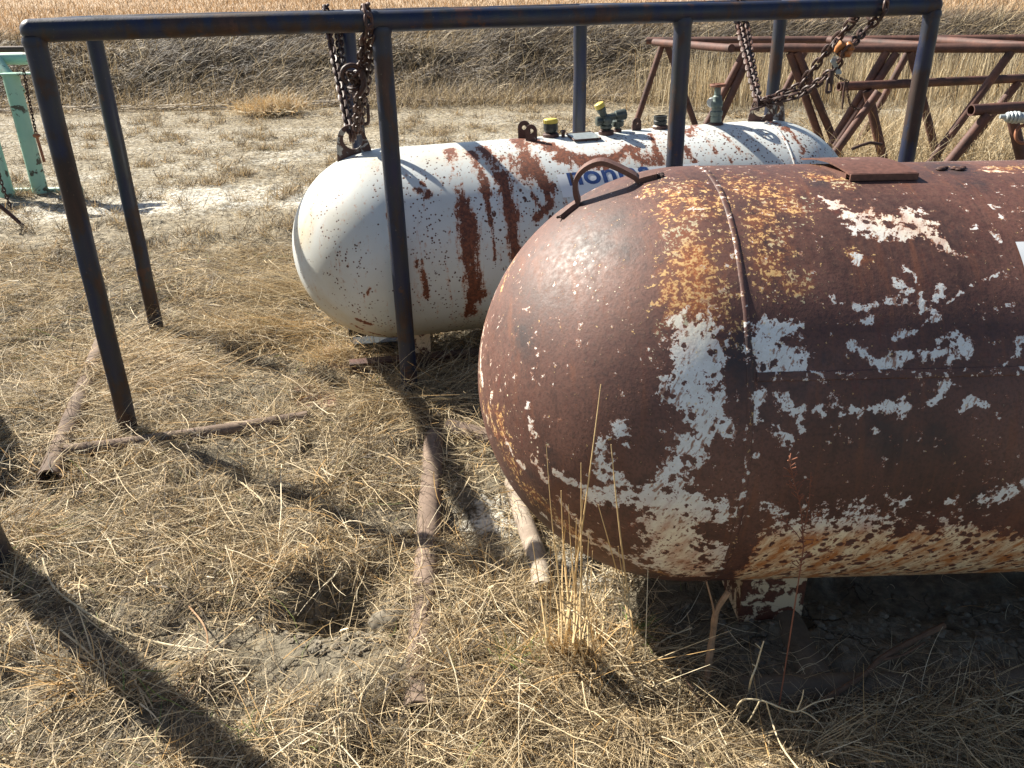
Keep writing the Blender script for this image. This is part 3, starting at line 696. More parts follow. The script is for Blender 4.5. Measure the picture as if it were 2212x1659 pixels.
def bar(bm, pts, side, w, th, sm=3):
    # Catmull-Rom smoothed flat bar
    P = [Vector(p) for p in pts]; Q = []
    for i in range(len(P) - 1):
        a, b, c, d = P[max(i - 1, 0)], P[i], P[i + 1], P[min(i + 2, len(P) - 1)]
        for k in range(sm):
            t = k / sm; Q.append(0.5 * ((2 * b) + (c - a) * t + (2 * a - 5 * b + 4 * c - d) * t * t + (3 * b - a - 3 * c + d) * t ** 3))
    Q.append(P[-1]); rows = []
    for i, p in enumerate(Q):
        d = (Q[min(i + 1, len(Q) - 1)] - Q[max(i - 1, 0)]).normalized(); n = d.cross(side).normalized()
        rows.append([bm.verts.new(p + side * sx * w / 2 + n * sy * th / 2) for sx, sy in ((-1, -1), (1, -1), (1, 1), (-1, 1))])
    for A_, B_ in zip(rows, rows[1:]):
        for k in range(4): bm.faces.new((A_[k], A_[(k + 1) % 4], B_[(k + 1) % 4], B_[k]))
    bm.faces.new(rows[0][::-1]); bm.faces.new(rows[-1])
bar(bm, pts, side, 0.029, 0.011); bmesh.ops.recalc_face_normals(bm, faces=bm.faces[:])
M['handle'] = mat_rust('handle_rust', (0.050, 0.024, 0.018), (0.13, 0.062, 0.045), (0.26, 0.13, 0.085), 0.6)
bm_obj('lifting_handle', bm, M['handle'], rt, smooth=False, bevel=0.0015)
for q, w in ((f1, 0.02), (f2b, 0.024)):
    bm = bmesh.new()
    for k in range(9): ball(bm, q + Vector((random.uniform(-1, 1), random.uniform(-1, 1), 0)) * w * .6 - upn * 0.003, random.uniform(.003, .006), seg=8)
    bm_obj('weld_bead', bm, M['rust_dark'], rt)
# hinged lid on top of the shell
def shell_up(px, py):
    p = RT.hit(px, py); return (p - RT.A).dot(RT.u), math.atan2((p - RT.A).dot(RT.v), (p - RT.A).dot(RT.e))
tl0, al0 = shell_up(1832, 390); tl1, _ = shell_up(1978, 387)
c0 = RT.at(tl0, al0, 0.016); c1 = RT.at(tl1, al0, 0.016)
bk0 = RT.at(tl0 - 0.040, PI / 2 + 0.16, 0.014); bk1 = RT.at(tl1 - 0.045, PI / 2 + 0.16, 0.014)
lid = empty('tmp', c0, 'x', 'x'); bpy.data.objects.remove(lid)
bm = bmesh.new()
nrm = (c1 - c0).cross(bk0 - c0).normalized(); nrm = nrm if nrm.z > 0 else -nrm
nu, nv = 12, 10; grid = []
for j in range(nv):
    row = []
    for i in range(nu):
        a_, b_ = i / (nu - 1), j / (nv - 1)
        p = lerp(lerp(c0, c1, a_), lerp(bk0, bk1, a_), b_) + nrm * (0.012 * math.sin(PI * b_) + random.uniform(-.0004, .0004))
        row.append(p)
    grid.append(row)
top = [[bm.verts.new(p) for p in r] for r in grid]; bot = [[bm.verts.new(p - nrm * 0.004) for p in r] for r in grid]
for j in range(nv - 1):
    for i in range(nu - 1):
        bm.faces.new((top[j][i], top[j][i + 1], top[j + 1][i + 1], top[j + 1][i])); bm.faces.new((bot[j][i], bot[j + 1][i], bot[j + 1][i + 1], bot[j][i + 1]))
for i in range(nu - 1):
    bm.faces.new((bot[0][i], bot[0][i + 1], top[0][i + 1], top[0][i])); bm.faces.new((bot[-1][i + 1], bot[-1][i], top[-1][i], top[-1][i + 1]))
for j in range(nv - 1):
    bm.faces.new((bot[j + 1][0], bot[j][0], top[j][0], top[j + 1][0])); bm.faces.new((bot[j][-1], bot[j + 1][-1], top[j + 1][-1], top[j][-1]))
bm_obj('lid', bm, M['plate_rust'], rt)
bm = bmesh.new(); mid = (c0 + c1) / 2; rx = Matrix((RT.u, (bk0 - c0).normalized(), nrm)).transposed()
box(bm, mid - nrm * 0.008 - (bk0 - c0).normalized() * 0.003, ((c1 - c0).length, 0.005, 0.015), rx)
bm_obj('lid_flange', bm, M['plate_rust'], rt, smooth=False, bevel=.001)
for q in (c0, c1):                                 # side cheeks that carry the lid
    bm = bmesh.new(); k = q + (bk0 - c0) * 0.3 - nrm * 0.010
    box(bm, k, (0.004, (bk0 - c0).length * 0.5, 0.016), Matrix(((bk0 - c0).normalized().cross(nrm), (bk0 - c0).normalized(), nrm)).transposed())
    bm_obj('lid_cheek', bm, M['plate_rust'], rt, smooth=False)
# broken stub and nut right of the lid
ts, as_ = shell_up(2052, 366)
bm = bmesh.new()
for k in range(14):
    ball(bm, RT.at(ts + random.uniform(-.035, .035), as_ + random.uniform(-.02, .02), 0.003), random.uniform(.003, .008), (1.6, 1, .6), 8)
bm_obj('broken_stub', bm, M['rust_dark'], rt)
# sticker with a round logo
st0, sa0 = shell_up(2192, 524); sw, sh_ = 0.19, 0.135
stk = bmesh.new()
def patch(bm, tank, t0, a0, w, h, off, slant=0.0, n=8):
    rows = []
    for j in range(n + 1):
        rows.append([bm.verts.new(tank.at(t0 + w * i / n + slant * j / n, a0 - (h * j / n) / tank.R, off)) for i in range(n + 1)])
    for A_, B_ in zip(rows, rows[1:]):
        for k in range(n): bm.faces.new((A_[k], B_[k], B_[k + 1], A_[k + 1]))
patch(stk, RT, st0, sa0, sw, sh_, 0.0025)
so_ = bm_obj('sticker', stk, M['film'], rt)
bm = bmesh.new(); cc = (st0 + 0.058, sa0 - 0.052 / RT.R)
def arc(bm, tank, cc, r, w, a0, a1, off, n=24):
    prev = None
    for i in range(n + 1):
        a = a0 + (a1 - a0) * i / n
        v = [bm.verts.new(tank.at(cc[0] + q * math.cos(a), cc[1] + q * math.sin(a) / tank.R, off)) for q in (r - w / 2, r + w / 2)]
        if prev: bm.faces.new((prev[0], prev[1], v[1], v[0]))
        prev = v
arc(bm, RT, cc, 0.036, 0.006, 0.2, PI * 0.93, 0.0032); bm_obj('blue_arc', bm, M['blueink'], so_)
bm = bmesh.new(); arc(bm, RT, cc, 0.036, 0.006, PI * 1.04, PI * 1.85, 0.0032)
tri = [RT.at(cc[0] - 0.036 + dx, cc[1] + (dz + 0.004) / RT.R, 0.0034) for dx, dz in ((-0.010, 0), (0.010, 0), (0.001, 0.014))]
bm.faces.new([bm.verts.new(p) for p in tri]); bm_obj('green_arrow', bm, M['green'], so_)
def wrap_text(txt, tank, t0, a0, size, off, mat, name, parent, slant=0.0, bold=0.0, sx=1.0):
    cu = bpy.data.curves.new('txt', 'FONT'); cu.body = txt; cu.size = size; cu.offset = bold; cu.resolution_u = 4
    ob = bpy.data.objects.new('txt', cu); COL.objects.link(ob); bpy.context.view_layer.update()
    dg = bpy.context.evaluated_depsgraph_get(); me = bpy.data.meshes.new_from_object(ob.evaluated_get(dg))
    bpy.data.objects.remove(ob); bm = bmesh.new(); bm.from_mesh(me)
    bmesh.ops.subdivide_edges(bm, edges=bm.edges[:], cuts=1)
    for v in bm.verts:
        x, y = v.co.x * sx + v.co.y * slant, v.co.y; v.co = tank.at(t0 + x, a0 + y / tank.R, off)
    return bm_obj(name, bm, mat, parent, smooth=False)
wrap_text('A', RT, cc[0] - 0.021, cc[1] - 0.018 / RT.R, 0.055, 0.0034, M['ink'], 'letter', so_, bold=0.0015)
# feet: bent saddle plates
def saddle(tank, t, w, drop, parent, mat, half=0.95, th=0.007, front=0.30):
    bm = bmesh.new(); n = 18; rows = []
    base = tank.A.z - tank.R - drop
    for i in range(n + 1):
        s_ = -1 + 2 * i / n; ang = -PI / 2 + s_ * half
        p = tank.at(t, ang, -0.003); z1 = p.z
        rows.append([p])
    # front and back vertical webs
    for sgn in (1, -1):
        for dx in (-w / 2, w / 2):
            pass
    e = tank.e; u = tank.u
    for sgn in (1, -1):
        y_ = front * sgn
        angz = -math.sqrt(max(tank.R ** 2 - y_ ** 2, 0)) + 0.012
        c = tank.A + u * t + e * y_
        topz = tank.A.z + u.z * t + angz
        hgt = topz - base
        rot = Matrix((u, e, Vector((0, 0, 1)))).transposed()
        box(bm, Vector((c.x, c.y, (topz + base) / 2)), (w, th, hgt), rot)
    for dx in (-w / 2 + th / 2, w / 2 - th / 2):
        # side webs cut to the curve
        m = 16; pv = []
        for i in range(m + 1):
            y_ = -front + 2 * front * i / m
            zt = -math.sqrt(tank.R ** 2 - y_ ** 2) + 0.006
            c = tank.A + u * (t + dx) + e * y_ * 0.985
            pv.append((Vector((c.x, c.y, tank.A.z + zt + u.z * t)), Vector((c.x, c.y, base))))
        for k in (-th / 2, th / 2):
            vs = [(bm.verts.new(a + u * k), bm.verts.new(b + u * k)) for a, b in pv]
            for (a, b), (c_, d_) in zip(vs, vs[1:]): bm.faces.new((a, b, d_, c_))
    return bm_obj('foot', bm, mat, parent, smooth=False)
ft, _ = shell_up(1690, 1245)
saddle(RT, ft + 0.045, 0.165, 0.105, rt, M['foot'], front=0.22)
saddle(RT, ft + 1.75, 0.165, 0.075, rt, M['foot'], front=0.20)

# --- the white tank behind
WT = Tank((-0.5373, 3.6045, 0.5421), 0.1815, 0.0225, 0.4127, 1.7655)
wt = empty('white_tank', WT.A - ZV * 0.52, 'white propane tank speckled with rust lying inside the blue pipe cage', 'tank')
me, co, tT, tH = WT.mesh('shell', 90, 300, 400)
rustm = [(970, 325, 1000, 450, 14, .85), (1000, 450, 1010, 560, 17, 1.0), (1010, 480, 1025, 640, 22, 1.15), (1020, 600, 1012, 680, 15, .85), (1020, 330, 1052, 420, 12, .82), (1050, 420, 1060, 480, 7, .85), (1062, 480, 1070, 560, 5, .8),
         (1040, 320, 1090, 400, 16, .9), (1085, 380, 1105, 470, 17, 1.0), (1105, 470, 1115, 560, 14, .85), (1120, 300, 1150, 370, 20, 1.0), (1150, 360, 1185, 410, 16, .95), (1130, 300, 1200, 320, 16, .8),
         (1185, 318, 1250, 345, 14, 1.0), (1250, 345, 1320, 345, 15, 1.15), (1320, 345, 1360, 318, 10, 1.0), (1360, 318, 1370, 340, 8, .8), (1200, 340, 1310, 362, 14, .68), (1375, 320, 1390, 350, 8, .7), (1340, 330, 1420, 350, 20, .58),
         (1405, 290, 1420, 340, 7, .95), (1415, 320, 1428, 352, 8, .95), (1180, 400, 1190, 440, 9, .9), (1160, 470, 1190, 440, 9, .9), (1150, 420, 1165, 445, 6, .85), (905, 570, 925, 640, 10, .62), (900, 410, 930, 420, 8, .75), (925, 415, 922, 425, 7, 1.0), (910, 395, 915, 400, 5, .9),
         (770, 690, 800, 700, 7, .9), (760, 700, 830, 725, 5, .75), (790, 640, 800, 620, 4, .7), (840, 735, 870, 725, 10, .6), (1500, 275, 1545, 330, 6, .68), (1510, 280, 1580, 350, 5, .6), (1560, 290, 1600, 330, 5, .55), (1500, 260, 1490, 290, 14, .6), (1480, 320, 1500, 350, 8, .8),
         (1640, 260, 1700, 280, 12, .6), (1700, 275, 1735, 330, 7, .78), (1105, 345, 1130, 380, 26, .56), (1230, 380, 1236, 410, 6, 1.0), (1345, 385, 1352, 395, 6, 1.0), (840, 405, 838, 470, 3, .75), (700, 395, 780, 335, 6, .5)]
stain = [(690, 440, 700, 560, 50, .30), (700, 470, 740, 400, 50, .35), (1000, 330, 1100, 350, 40, .5), (1130, 310, 1380, 330, 40, .5), (1420, 290, 1440, 320, 24, .6), (1540, 270, 1690, 270, 26, .55), (960, 500, 1060, 620, 40, .35), (880, 520, 930, 650, 30, .35), (760, 380, 830, 345, 20, .5), (1020, 640, 900, 700, 40, .3)]
speck = [(900, 420, 960, 640, 60, .52), (1040, 450, 1200, 400, 60, .66), (1130, 400, 1180, 460, 50, .78), (1240, 420, 1120, 500, 40, .70), (1400, 300, 1760, 330, 70, .60), (1560, 330, 1620, 340, 40, .55), (1100, 320, 1160, 420, 45, .62), (700, 420, 780, 640, 70, .38), (1700, 290, 1770, 330, 30, .62), (760, 560, 830, 700, 50, .42), (960, 600, 1040, 680, 60, .48), (1350, 300, 1420, 350, 40, .58), (1100, 330, 1160, 350, 40, .7), (840, 390, 960, 360, 50, .42)]
P_ = marks(WT, co, [(a, b, c, d, w * .92, k) for a, b, c, d, w, k in rustm], (0.1, 1.9)); O_ = marks(WT, co, stain); D_ = np.maximum(0.22, marks(WT, co, speck))
P_ = np.where(np.cos(tH) < -0.2, 0.9 * sstep(0.6, 0.75, fbm(tT * 4, tH * 1.2, 4, 65)), P_)
yellow_bounce = np.clip(sstep(-0.45, -0.98, np.sin(tH)) * 0.9, 0, 1)  # underside yellow: light bounced off the ground, painted into the skin colour
yellow_bounce = np.maximum(yellow_bounce, marks(WT, co, [(655, 500, 700, 400, 40, .8), (700, 600, 720, 480, 50, .42), (720, 400, 800, 350, 40, .4), (930, 340, 1000, 330, 30, .4), (690, 640, 840, 720, 30, .6)]))
set_wear(me, (P_, O_, yellow_bounce, D_))
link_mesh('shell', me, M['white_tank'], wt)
M['white_seam'] = simple('seam_white', (0.50, 0.44, 0.36), 0.6, 0, 0.8, 40, 0.3)
ring_band(WT, 0.015, 0.013, 0.0022, 'weld_seam', M['white_tank'], wt)
ring_band(WT, WT.L - 0.01, 0.013, 0.0022, 'weld_seam', M['white_tank'], wt)

def eye_plate(name, c, u, up, w, h, hole, hole_up, th, mat, parent, foot=0.2, lean=0.0):
    """teardrop plate: straight feet, rounded top, big round hole"""
    bm = bmesh.new(); n = 48
    outer = []; inner = []
    for i in range(n):
        a = 2 * PI * i / n
        ca, sa = math.cos(a), math.sin(a)
        r = w * 0.36
        x, y = ca * r, sa * r + hole_up
        if sa < 0.15:                        # stretch to the welded foot
            k = min(1.0, (0.15 - sa) / 0.6)
            x = x * (1 - k) + (w / 2 * (ca / max(abs(ca) ** 0.5, 0.25))) * k; y = y * (1 - k) + (-foot * h) * k if sa < -0.2 else y * (1 - k * .8)
        outer.append((x + lean * y, y)); inner.append((ca * hole, sa * hole + hole_up))
    def mk(pts, off): return [bm.verts.new(c + u * x + up * y + u.cross(up) * off) for x, y in pts]
    o1, i1, o2, i2 = mk(outer, th / 2), mk(inner, th / 2), mk(outer, -th / 2), mk(inner, -th / 2)
    for k in range(n):
        q = (k + 1) % n
        bm.faces.new((o1[k], o1[q], i1[q], i1[k])); bm.faces.new((o2[q], o2[k], i2[k], i2[q]))
        bm.faces.new((o1[q], o1[k], o2[k], o2[q])); bm.faces.new((i1[k], i1[q], i2[q], i2[k]))
    bmesh.ops.recalc_face_normals(bm, faces=bm.faces[:])
    return bm_obj(name, bm, mat, parent, smooth=False, bevel=0.001)
lt = -0.098
pl = WT.top(lt); plu = WT.u
EYE1 = pl + WT.v * 0.062
eye_plate('lifting_eye', pl, plu, WT.v, 0.165, 0.13, 0.040, 0.062, 0.012, M['lug_white'], wt, 0.22, -0.05)
rtp = WT.L - 0.03
EYE2 = WT.top(rtp) + WT.v * 0.058
eye_plate('lifting_eye', WT.top(rtp), (WT.u * 0.93 + WT.e * 0.36).normalized(), WT.v, 0.125, 0.12, 0.036, 0.056, 0.012, M['lug_rust'], wt, 0.15)
bm = bmesh.new(); p = WT.top(WT.L + 0.075)
for k in range(2):
    pass
eye_plate('lifting_eye', p - WT.e * 0.05, (WT.u * .95 - WT.e * .3).normalized(), WT.v, 0.11, 0.10, 0.02, 0.045, 0.008, M['lug_white'], wt, 0.2)
# fittings along the top
def tt(px):                                # position along the shell whose top line lies at that column
    lo, hi = -0.3, 2.2
    for _ in range(40):
        m = (lo + hi) / 2; q = WT.top(m) - CAM; x = q.dot(R1) / -q.dot(B0) * FPX + 1106
        lo, hi = (m, hi) if x < px else (lo, m)
    return lo
def lug(t, e_off, w, h, mat, hole=0.010, turn=0.0):
    a = math.atan2(math.sqrt(WT.R ** 2 - e_off ** 2), e_off); c = WT.at(t, a, -0.004)
    u = (WT.u * math.cos(turn) + WT.e * math.sin(turn)).normalized()
    bm = bmesh.new(); n = 16; outer = [(-w / 2, 0), (w / 2, 0)] + [(w / 2 * math.cos(x), h * 0.62 + h * 0.38 * math.sin(x)) for x in np.linspace(0, PI, n)]
    m = len(outer); hc = [(hole * math.cos(x), h * 0.62 + hole * math.sin(x)) for x in np.linspace(-PI * .75, PI * 1.25, m, endpoint=False)]
    nn = u.cross(WT.v)
    vs = [[bm.verts.new(c + u * x + WT.v * y + nn * k) for x, y in P] for P in (outer, hc) for k in (0.004, -0.004)]
    o1, o2, i1, i2 = vs
    for k in range(m):
        q = (k + 1) % m
        bm.faces.new((o1[k], o1[q], i1[q], i1[k])); bm.faces.new((o2[q], o2[k], i2[k], i2[q])); bm.faces.new((o1[q], o1[k], o2[k], o2[q])); bm.faces.new((i1[k], i1[q], i2[q], i2[k]))
    bmesh.ops.recalc_face_normals(bm, faces=bm.faces[:])
    return bm_obj('hinge_lug', bm, mat, wt, smooth=False, bevel=.0008)
t = tt(1137); lug(t - 0.004, -0.02, 0.055, 0.078, M['lug_rust'], turn=0.3); lug(t + 0.012, 0.05, 0.050, 0.072, M['lug_rust'], turn=0.3)
lug(tt(1375), 0.0, 0.042, 0.058, M['lug_rust'], 0.006, 0.0)
def fit(name, t, off, prof, mat, axis=None, parent=wt, n=24, e=0.0):
    bm = bmesh.new(); b = WT.top(t) + WT.e * e + WT.v * off; lathe(bm, b, axis or WT.v, prof, n); return bm_obj(name, bm, mat, parent)
def collar(t, r=0.04, h=0.014, e=0.0): return fit('collar', t, -0.012, [(r, 0), (r, h + .010), (r * .86, h + .014)], M['lug_rust'], e=e)
t = tt(1190); collar(t, 0.036)
f_ = fit('filler_valve', t, 0.006, [(0.022, 0), (0.024, .012), (0.030, .02), (0.032, .03), (0.0315, .05), (0.026, .052)], M['black'])
bm = bmesh.new()
base = WT.top(t) + WT.v * 0.056
lathe(bm, base, WT.v, [(0.028, 0), (0.030, .002), (0.030, .017), (0.027, .020), (0.012, .021)], 40)
for k in range(20):                         # grip ribs
    a = 2 * PI * k / 20; uu, vv = frame_of(WT.v); box(bm, base + (uu * math.cos(a) + vv * math.sin(a)) * 0.0303 + WT.v * 0.009, (0.003, 0.003, 0.014))
bm_obj('yellow_cap', bm, M['yellow'], f_)
fit('bleed_screw', t + 0.048, -0.002, [(0.008, 0), (0.008, .02), (0.012, .022), (0.012, .03), (0.004, .032)], M['lug_rust'], n=8, e=0.03)
# data plate
bm = bmesh.new(); tn = tt(1222); patch(bm, WT, tn, PI / 2 - 0.02, 0.115, 0.10, 0.010, 0.012, 6); o_ = bm_obj('data_plate', bm, M['alu'], wt)
bm = bmesh.new()
cor = [(0, 0), (0.115, 0), (0.127, 0.10), (0.012, 0.10)]
pp = [WT.at(tn + x, PI / 2 - 0.02 - y / WT.R, 0.009) for x, y in cor]
for k in range(4): sweep(bm, [pp[k], pp[(k + 1) % 4]], 0.004, 6)
bm_obj('plate_frame', bm, M['lug_rust'], o_)
# regulator and its yellow cap
t = tt(1305); collar(t, 0.034, e=0.03)
b0 = WT.top(t) + WT.e * 0.03
reg = fit('service_valve', t, 0.0, [(0.016, 0), (0.018, .018), (0.026, .024), (0.026, .034), (0.019, .040), (0.024, .050), (0.024, .075), (0.016, .080)], M['brass'], e=0.03)
bm = bmesh.new(); c = b0 + WT.v * 0.055
lathe(bm, c - WT.u * 0.048 + WT.e * 0.004, WT.u, [(0.014, 0), (0.019, 0.002), (0.021, .012), (0.017, .026), (0.012, .05)], 20)
lathe(bm, c + WT.u * 0.0 + WT.v * .012, (WT.u + WT.v * .12).normalized(), [(0.014, 0), (0.016, .04), (0.022, .044), (0.024, .085), (0.020, .09)], 20)
ball(bm, c, 0.026, (1.1, 1, 1)); lathe(bm, c, WT.e, [(0.018, 0), (0.018, .026), (0.010, .030)], 12)
bm_obj('valve_body', bm, M['brass'], reg)
bm = bmesh.new(); d = (WT.v - WT.u * .45).normalized(); lathe(bm, c + WT.v * .02 - WT.u * .01, d, [(0.015, 0), (0.017, .02), (0.020, .022), (0.020, .036), (0.012, .040)], 24)
bm_obj('valve_neck', bm, M['brass'], reg)
bm = bmesh.new(); lathe(bm, c + WT.v * .02 - WT.u * .01 + d * 0.038, d, [(0.020, 0), (0.022, .003), (0.021, .020), (0.012, .024)], 24); bm_obj('yellow_cap', bm, M['yellow'], reg)
t = tt(1334); collar(t, 0.018, .012); fit('level_gauge', t, 0.0, [(0.012, 0), (0.012, .02), (0.026, .024), (0.028, .03), (0.028, .046), (0.022, .050)], M['brass'], n=20)
t = tt(1426); collar(t, 0.034)
fit('relief_valve', t, 0.0, [(0.026, 0), (0.026, .02), (0.030, .022), (0.030, .034), (0.0265, .037), (0.0295, .041), (0.0295, .055), (0.025, .056), (0.024, .03)], M['black'])
t = tt(1546); fit('collar', t, -0.01, [(0.034, 0), (0.034, .016), (0.022, .022)], M['rust_dark'])
vb = fit('tall_valve', t, 0.0, [(0.022, 0), (0.025, .008), (0.026, .030), (0.024, .038), (0.029, .041), (0.029, .056), (0.023, .060), (0.023, .076), (0.027, .079), (0.027, .098), (0.022, .104), (0.021, .120), (0.0145, .126), (0.0145, .158), (0.006, .162), (0.006, .17)], M['valve'], n=12)
bm = bmesh.new(); tb = WT.top(t) + WT.v * 0.168
sweep(bm, [tb + (WT.u * math.cos(a) + WT.e * math.sin(a)) * 0.030 for a in np.linspace(0, 2 * PI, 28, endpoint=False)], 0.0065, 8, closed=True)
for a in (0, PI / 2): sweep(bm, [tb - (WT.u * math.cos(a) + WT.e * math.sin(a)) * 0.03, tb + (WT.u * math.cos(a) + WT.e * math.sin(a)) * 0.03], 0.005, 8)
M['hw'] = mat_rust('handwheel_rust', (0.12, 0.045, 0.025), (0.26, 0.10, 0.05), (0.40, 0.17, 0.08))
bm_obj('handwheel', bm, M['hw'], vb)
bm = bmesh.new(); gc = WT.top(t) + WT.v * 0.095 - WT.u * 0.02 + WT.e * -.01; lathe(bm, gc, (-WT.u * .6 + WT.e).normalized() * -1, [(0.018, -.01), (0.022, -.006), (0.022, .006), (0.018, .01)], 20); bm_obj('side_cap', bm, M['galv'], vb)
# white film with blue letters
tf0 = (WT.hit(1203, 386) - WT.A).dot(WT.u); q = WT.hit(1222, 376); af = math.atan2((q - WT.A).dot(WT.v), (q - WT.A).dot(WT.e))
bm = bmesh.new(); patch(bm, WT, tf0, af, 0.62, 0.105, 0.0012, 0.012, 16); fo = bm_obj('label_film', bm, M['film'], wt)
qt = WT.hit(1228, 401); tq = (qt - WT.A).dot(WT.u); aq = math.atan2((qt - WT.A).dot(WT.v), (qt - WT.A).dot(WT.e))
wrap_text('nonlas', WT, tq, aq, 0.125, 0.0022, M['blueink'], 'lettering', fo, -0.10, 0.0025, 1.12)
# drips of rust over the film: scabs of peeled sheet
for (x1, y1, x2, y2, w) in ((1232, 374, 1240, 408, 5), (1347, 384, 1352, 402, 5)):
    a, b = WT.hit(x1, y1), WT.hit(x2, y2); ta, tb2 = (a - WT.A).dot(WT.u), (b - WT.A).dot(WT.u)
    aa, ab = (math.atan2((k - WT.A).dot(WT.v), (k - WT.A).dot(WT.e)) for k in (a, b))
    bm = bmesh.new(); prev = None
    for i in range(17):
        f = i / 16; ww = (w / FPX * 4.0) * (0.55 + 0.6 * math.sin(PI * min(1, f * 1.1)) + random.uniform(-.18, .18))
        v = [bm.verts.new(WT.at(ta + (tb2 - ta) * f + k * ww, aa + (ab - aa) * f, 0.003)) for k in (-.5, .5)]
        if prev: bm.faces.new((prev[0], prev[1], v[1], v[0]))
        prev = v
    bm_obj('rust_scab', bm, M['rust_dark'], fo)
saddle(WT, (WT.hit(914, 715) - WT.A).dot(WT.u), 0.085, 0.11, wt, M['foot'], front=0.16)
saddle(WT, (WT.hit(914, 715) - WT.A).dot(WT.u) + 1.2, 0.085, 0.11, wt, M['foot'], front=0.16)

# steel skid under the white tank
sk = empty('tank_skid', Vector((WT.A.x, WT.A.y, 0.0)), 'black and rust channel iron skid lying under the white tank', 'skid')
for e_, mt in ((0.20, 'rust'), (-0.24, 'rubber')):
    a = WT.A + WT.u * -0.22 + WT.e * e_; b = WT.A + WT.u * 2.0 + WT.e * e_
    a.z = b.z = 0.045; bm = bmesh.new(); rot = Matrix(((b - a).normalized(), Vector((0, 0, 1)).cross((b - a).normalized()), ZV)).transposed()
    for dz, w_, h_ in ((0.032, .06, .006), (-0.032, .06, .006)): box(bm, (a + b) / 2 + ZV * dz, ((b - a).length, w_, h_), rot)
    box(bm, (a + b) / 2, ((b - a).length, .006, .0575), rot)
    bm_obj('channel_beam', bm, M[mt], sk, smooth=False)
bm = bmesh.new(); ca = gz(762, 742, 0.07); cb = gz(862, 735, 0.07); rot = Matrix(((cb - ca).normalized(), ZV.cross((cb - ca).normalized()), ZV)).transposed()
box(bm, (ca + cb) / 2 + ZV.cross((cb - ca).normalized()) * 0.03, ((cb - ca).length, 0.09, 0.004), rot); box(bm, (ca + cb) / 2 - ZV * 0.03 - ZV.cross((cb - ca).normalized()) * 0.013, ((cb - ca).length, 0.005, 0.055), rot)
bm_obj('cross_channel', bm, M['black'], sk, smooth=False)

# ------------------------------------------------------------------ chains
def proj_x(P):
    q = P - CAM; zc = -q.dot(B0); return 1106 + FPX * q.dot(R1) / zc, 829.5 - FPX * q.dot(U1) / zc
def rail_at(px, d):
    lo, hi = -0.2, 3.8
    for _ in range(40):
        m = (lo + hi) / 2; x, _y = proj_x(OV + WV * d + LV * m + ZV * HT)
        lo, hi = (m, hi) if x < px else (lo, m)
    return OV + WV * d + LV * lo + ZV * HT
def link(bm, c, d, side, pitch, wid, wr, n=6):
    """one stadium-shaped link centred at c, long axis d, lying in plane d-side"""
    L = pitch / 2 - wid / 2 + wr * 1.0; L = max(L, wr); pts = []
    for i in range(7): a = -PI / 2 + PI * i / 6; pts.append(c + d * (L + (wid / 2 - wr) * math.cos(a)) + side * (wid / 2 - wr) * math.sin(a))
    for i in range(7): a = PI / 2 + PI * i / 6; pts.append(c + d * (-L + (wid / 2 - wr) * math.cos(a)) + side * (wid / 2 - wr) * math.sin(a))
    sweep(bm, pts, wr, n, closed=True)
def strand(bm, path, pitch=0.038, wid=0.041, wr=0.0062, twist=0.0, jitter=0.12):
    P = [Vector(p) for p in path]; seg = [(P[i + 1] - P[i]).length for i in range(len(P) - 1)]; tot = sum(seg); n = max(2, int(tot / (pitch * 0.86)))
    def pos(s):
        for i, l in enumerate(seg):
            if s <= l or i == len(seg) - 1: return P[i].lerp(P[i + 1], min(1, s / l)) if l > 0 else P[i]
            s -= l
    k0 = random.random()
    for i in range(n):
        s = tot * (i + .5) / n; c = pos(s); d = (pos(min(tot, s + .01)) - pos(max(0, s - .01))).normalized(); u, v = frame_of(d)
        a = twist + (i % 2) * PI / 2 + PI / 4 + random.uniform(-jitter, jitter)
        link(bm, c, d, u * math.cos(a) + v * math.sin(a), pitch * 1.28, wid, wr)
def wrap_rail(bm, c, off=0.0, **kw):
    r = PR + 0.011; pts = []
    for k in range(15):
        a = -0.35 * PI + 1.7 * PI * k / 14
        pts.append(c + LV * (off * (k / 14)) + (WV * math.cos(a + 0.0) + ZV * math.sin(a)) * r)
    strand(bm, pts, **kw)
def chain_obj(name, parts, loc, label):
    e = empty(name, loc, label, 'chain', 'rusty chains over the blue cage')
    for nm, fn, mt in parts:
        bm = bmesh.new(); fn(bm); bm_obj(nm, bm, M[mt], e)
    return e
def sag(a, b, s, n=8, side=Vector((0, 0, 0))):
    return [a.lerp(b, i / n) - ZV * s * math.sin(PI * i / n) + side for i in range(n + 1)]
rF = rail_at(793, 0); rB = rail_at(706, DEP)
loop = EYE1 + WT.v * 0.028
def f1_(bm): strand(bm, sag(rF - ZV * .045 - LV * .016, loop + WT.u * .012, -.0, side=WT.e * .0)); wrap_rail(bm, rF)
def f2_(bm): strand(bm, sag(rF - ZV * .045 + LV * .014 - WV * .012, loop + WT.u * .020 + WT.e * .012, -.0, side=LV * .004), twist=.5)
def f3_(bm): strand(bm, sag(rB - ZV * .045, loop - WT.u * .012, .0)); wrap_rail(bm, rB)
def f4_(bm): strand(bm, sag(rB - ZV * .05 + LV * .045, loop - WT.u * .004, .0, side=-WT.e * .02), twist=.6)
kn = gy(772, 172, rF.y + 0.12)
def knot(bm):
    for k in range(11):
        d = Vector((random.uniform(-1, 1), random.uniform(-1, 1), random.uniform(-1, 1))).normalized(); u, v = frame_of(d)
        link(bm, kn + Vector((random.uniform(-.022, .022), random.uniform(-.02, .02), random.uniform(-.032, .032))), d, u, .045, .038, .0056)
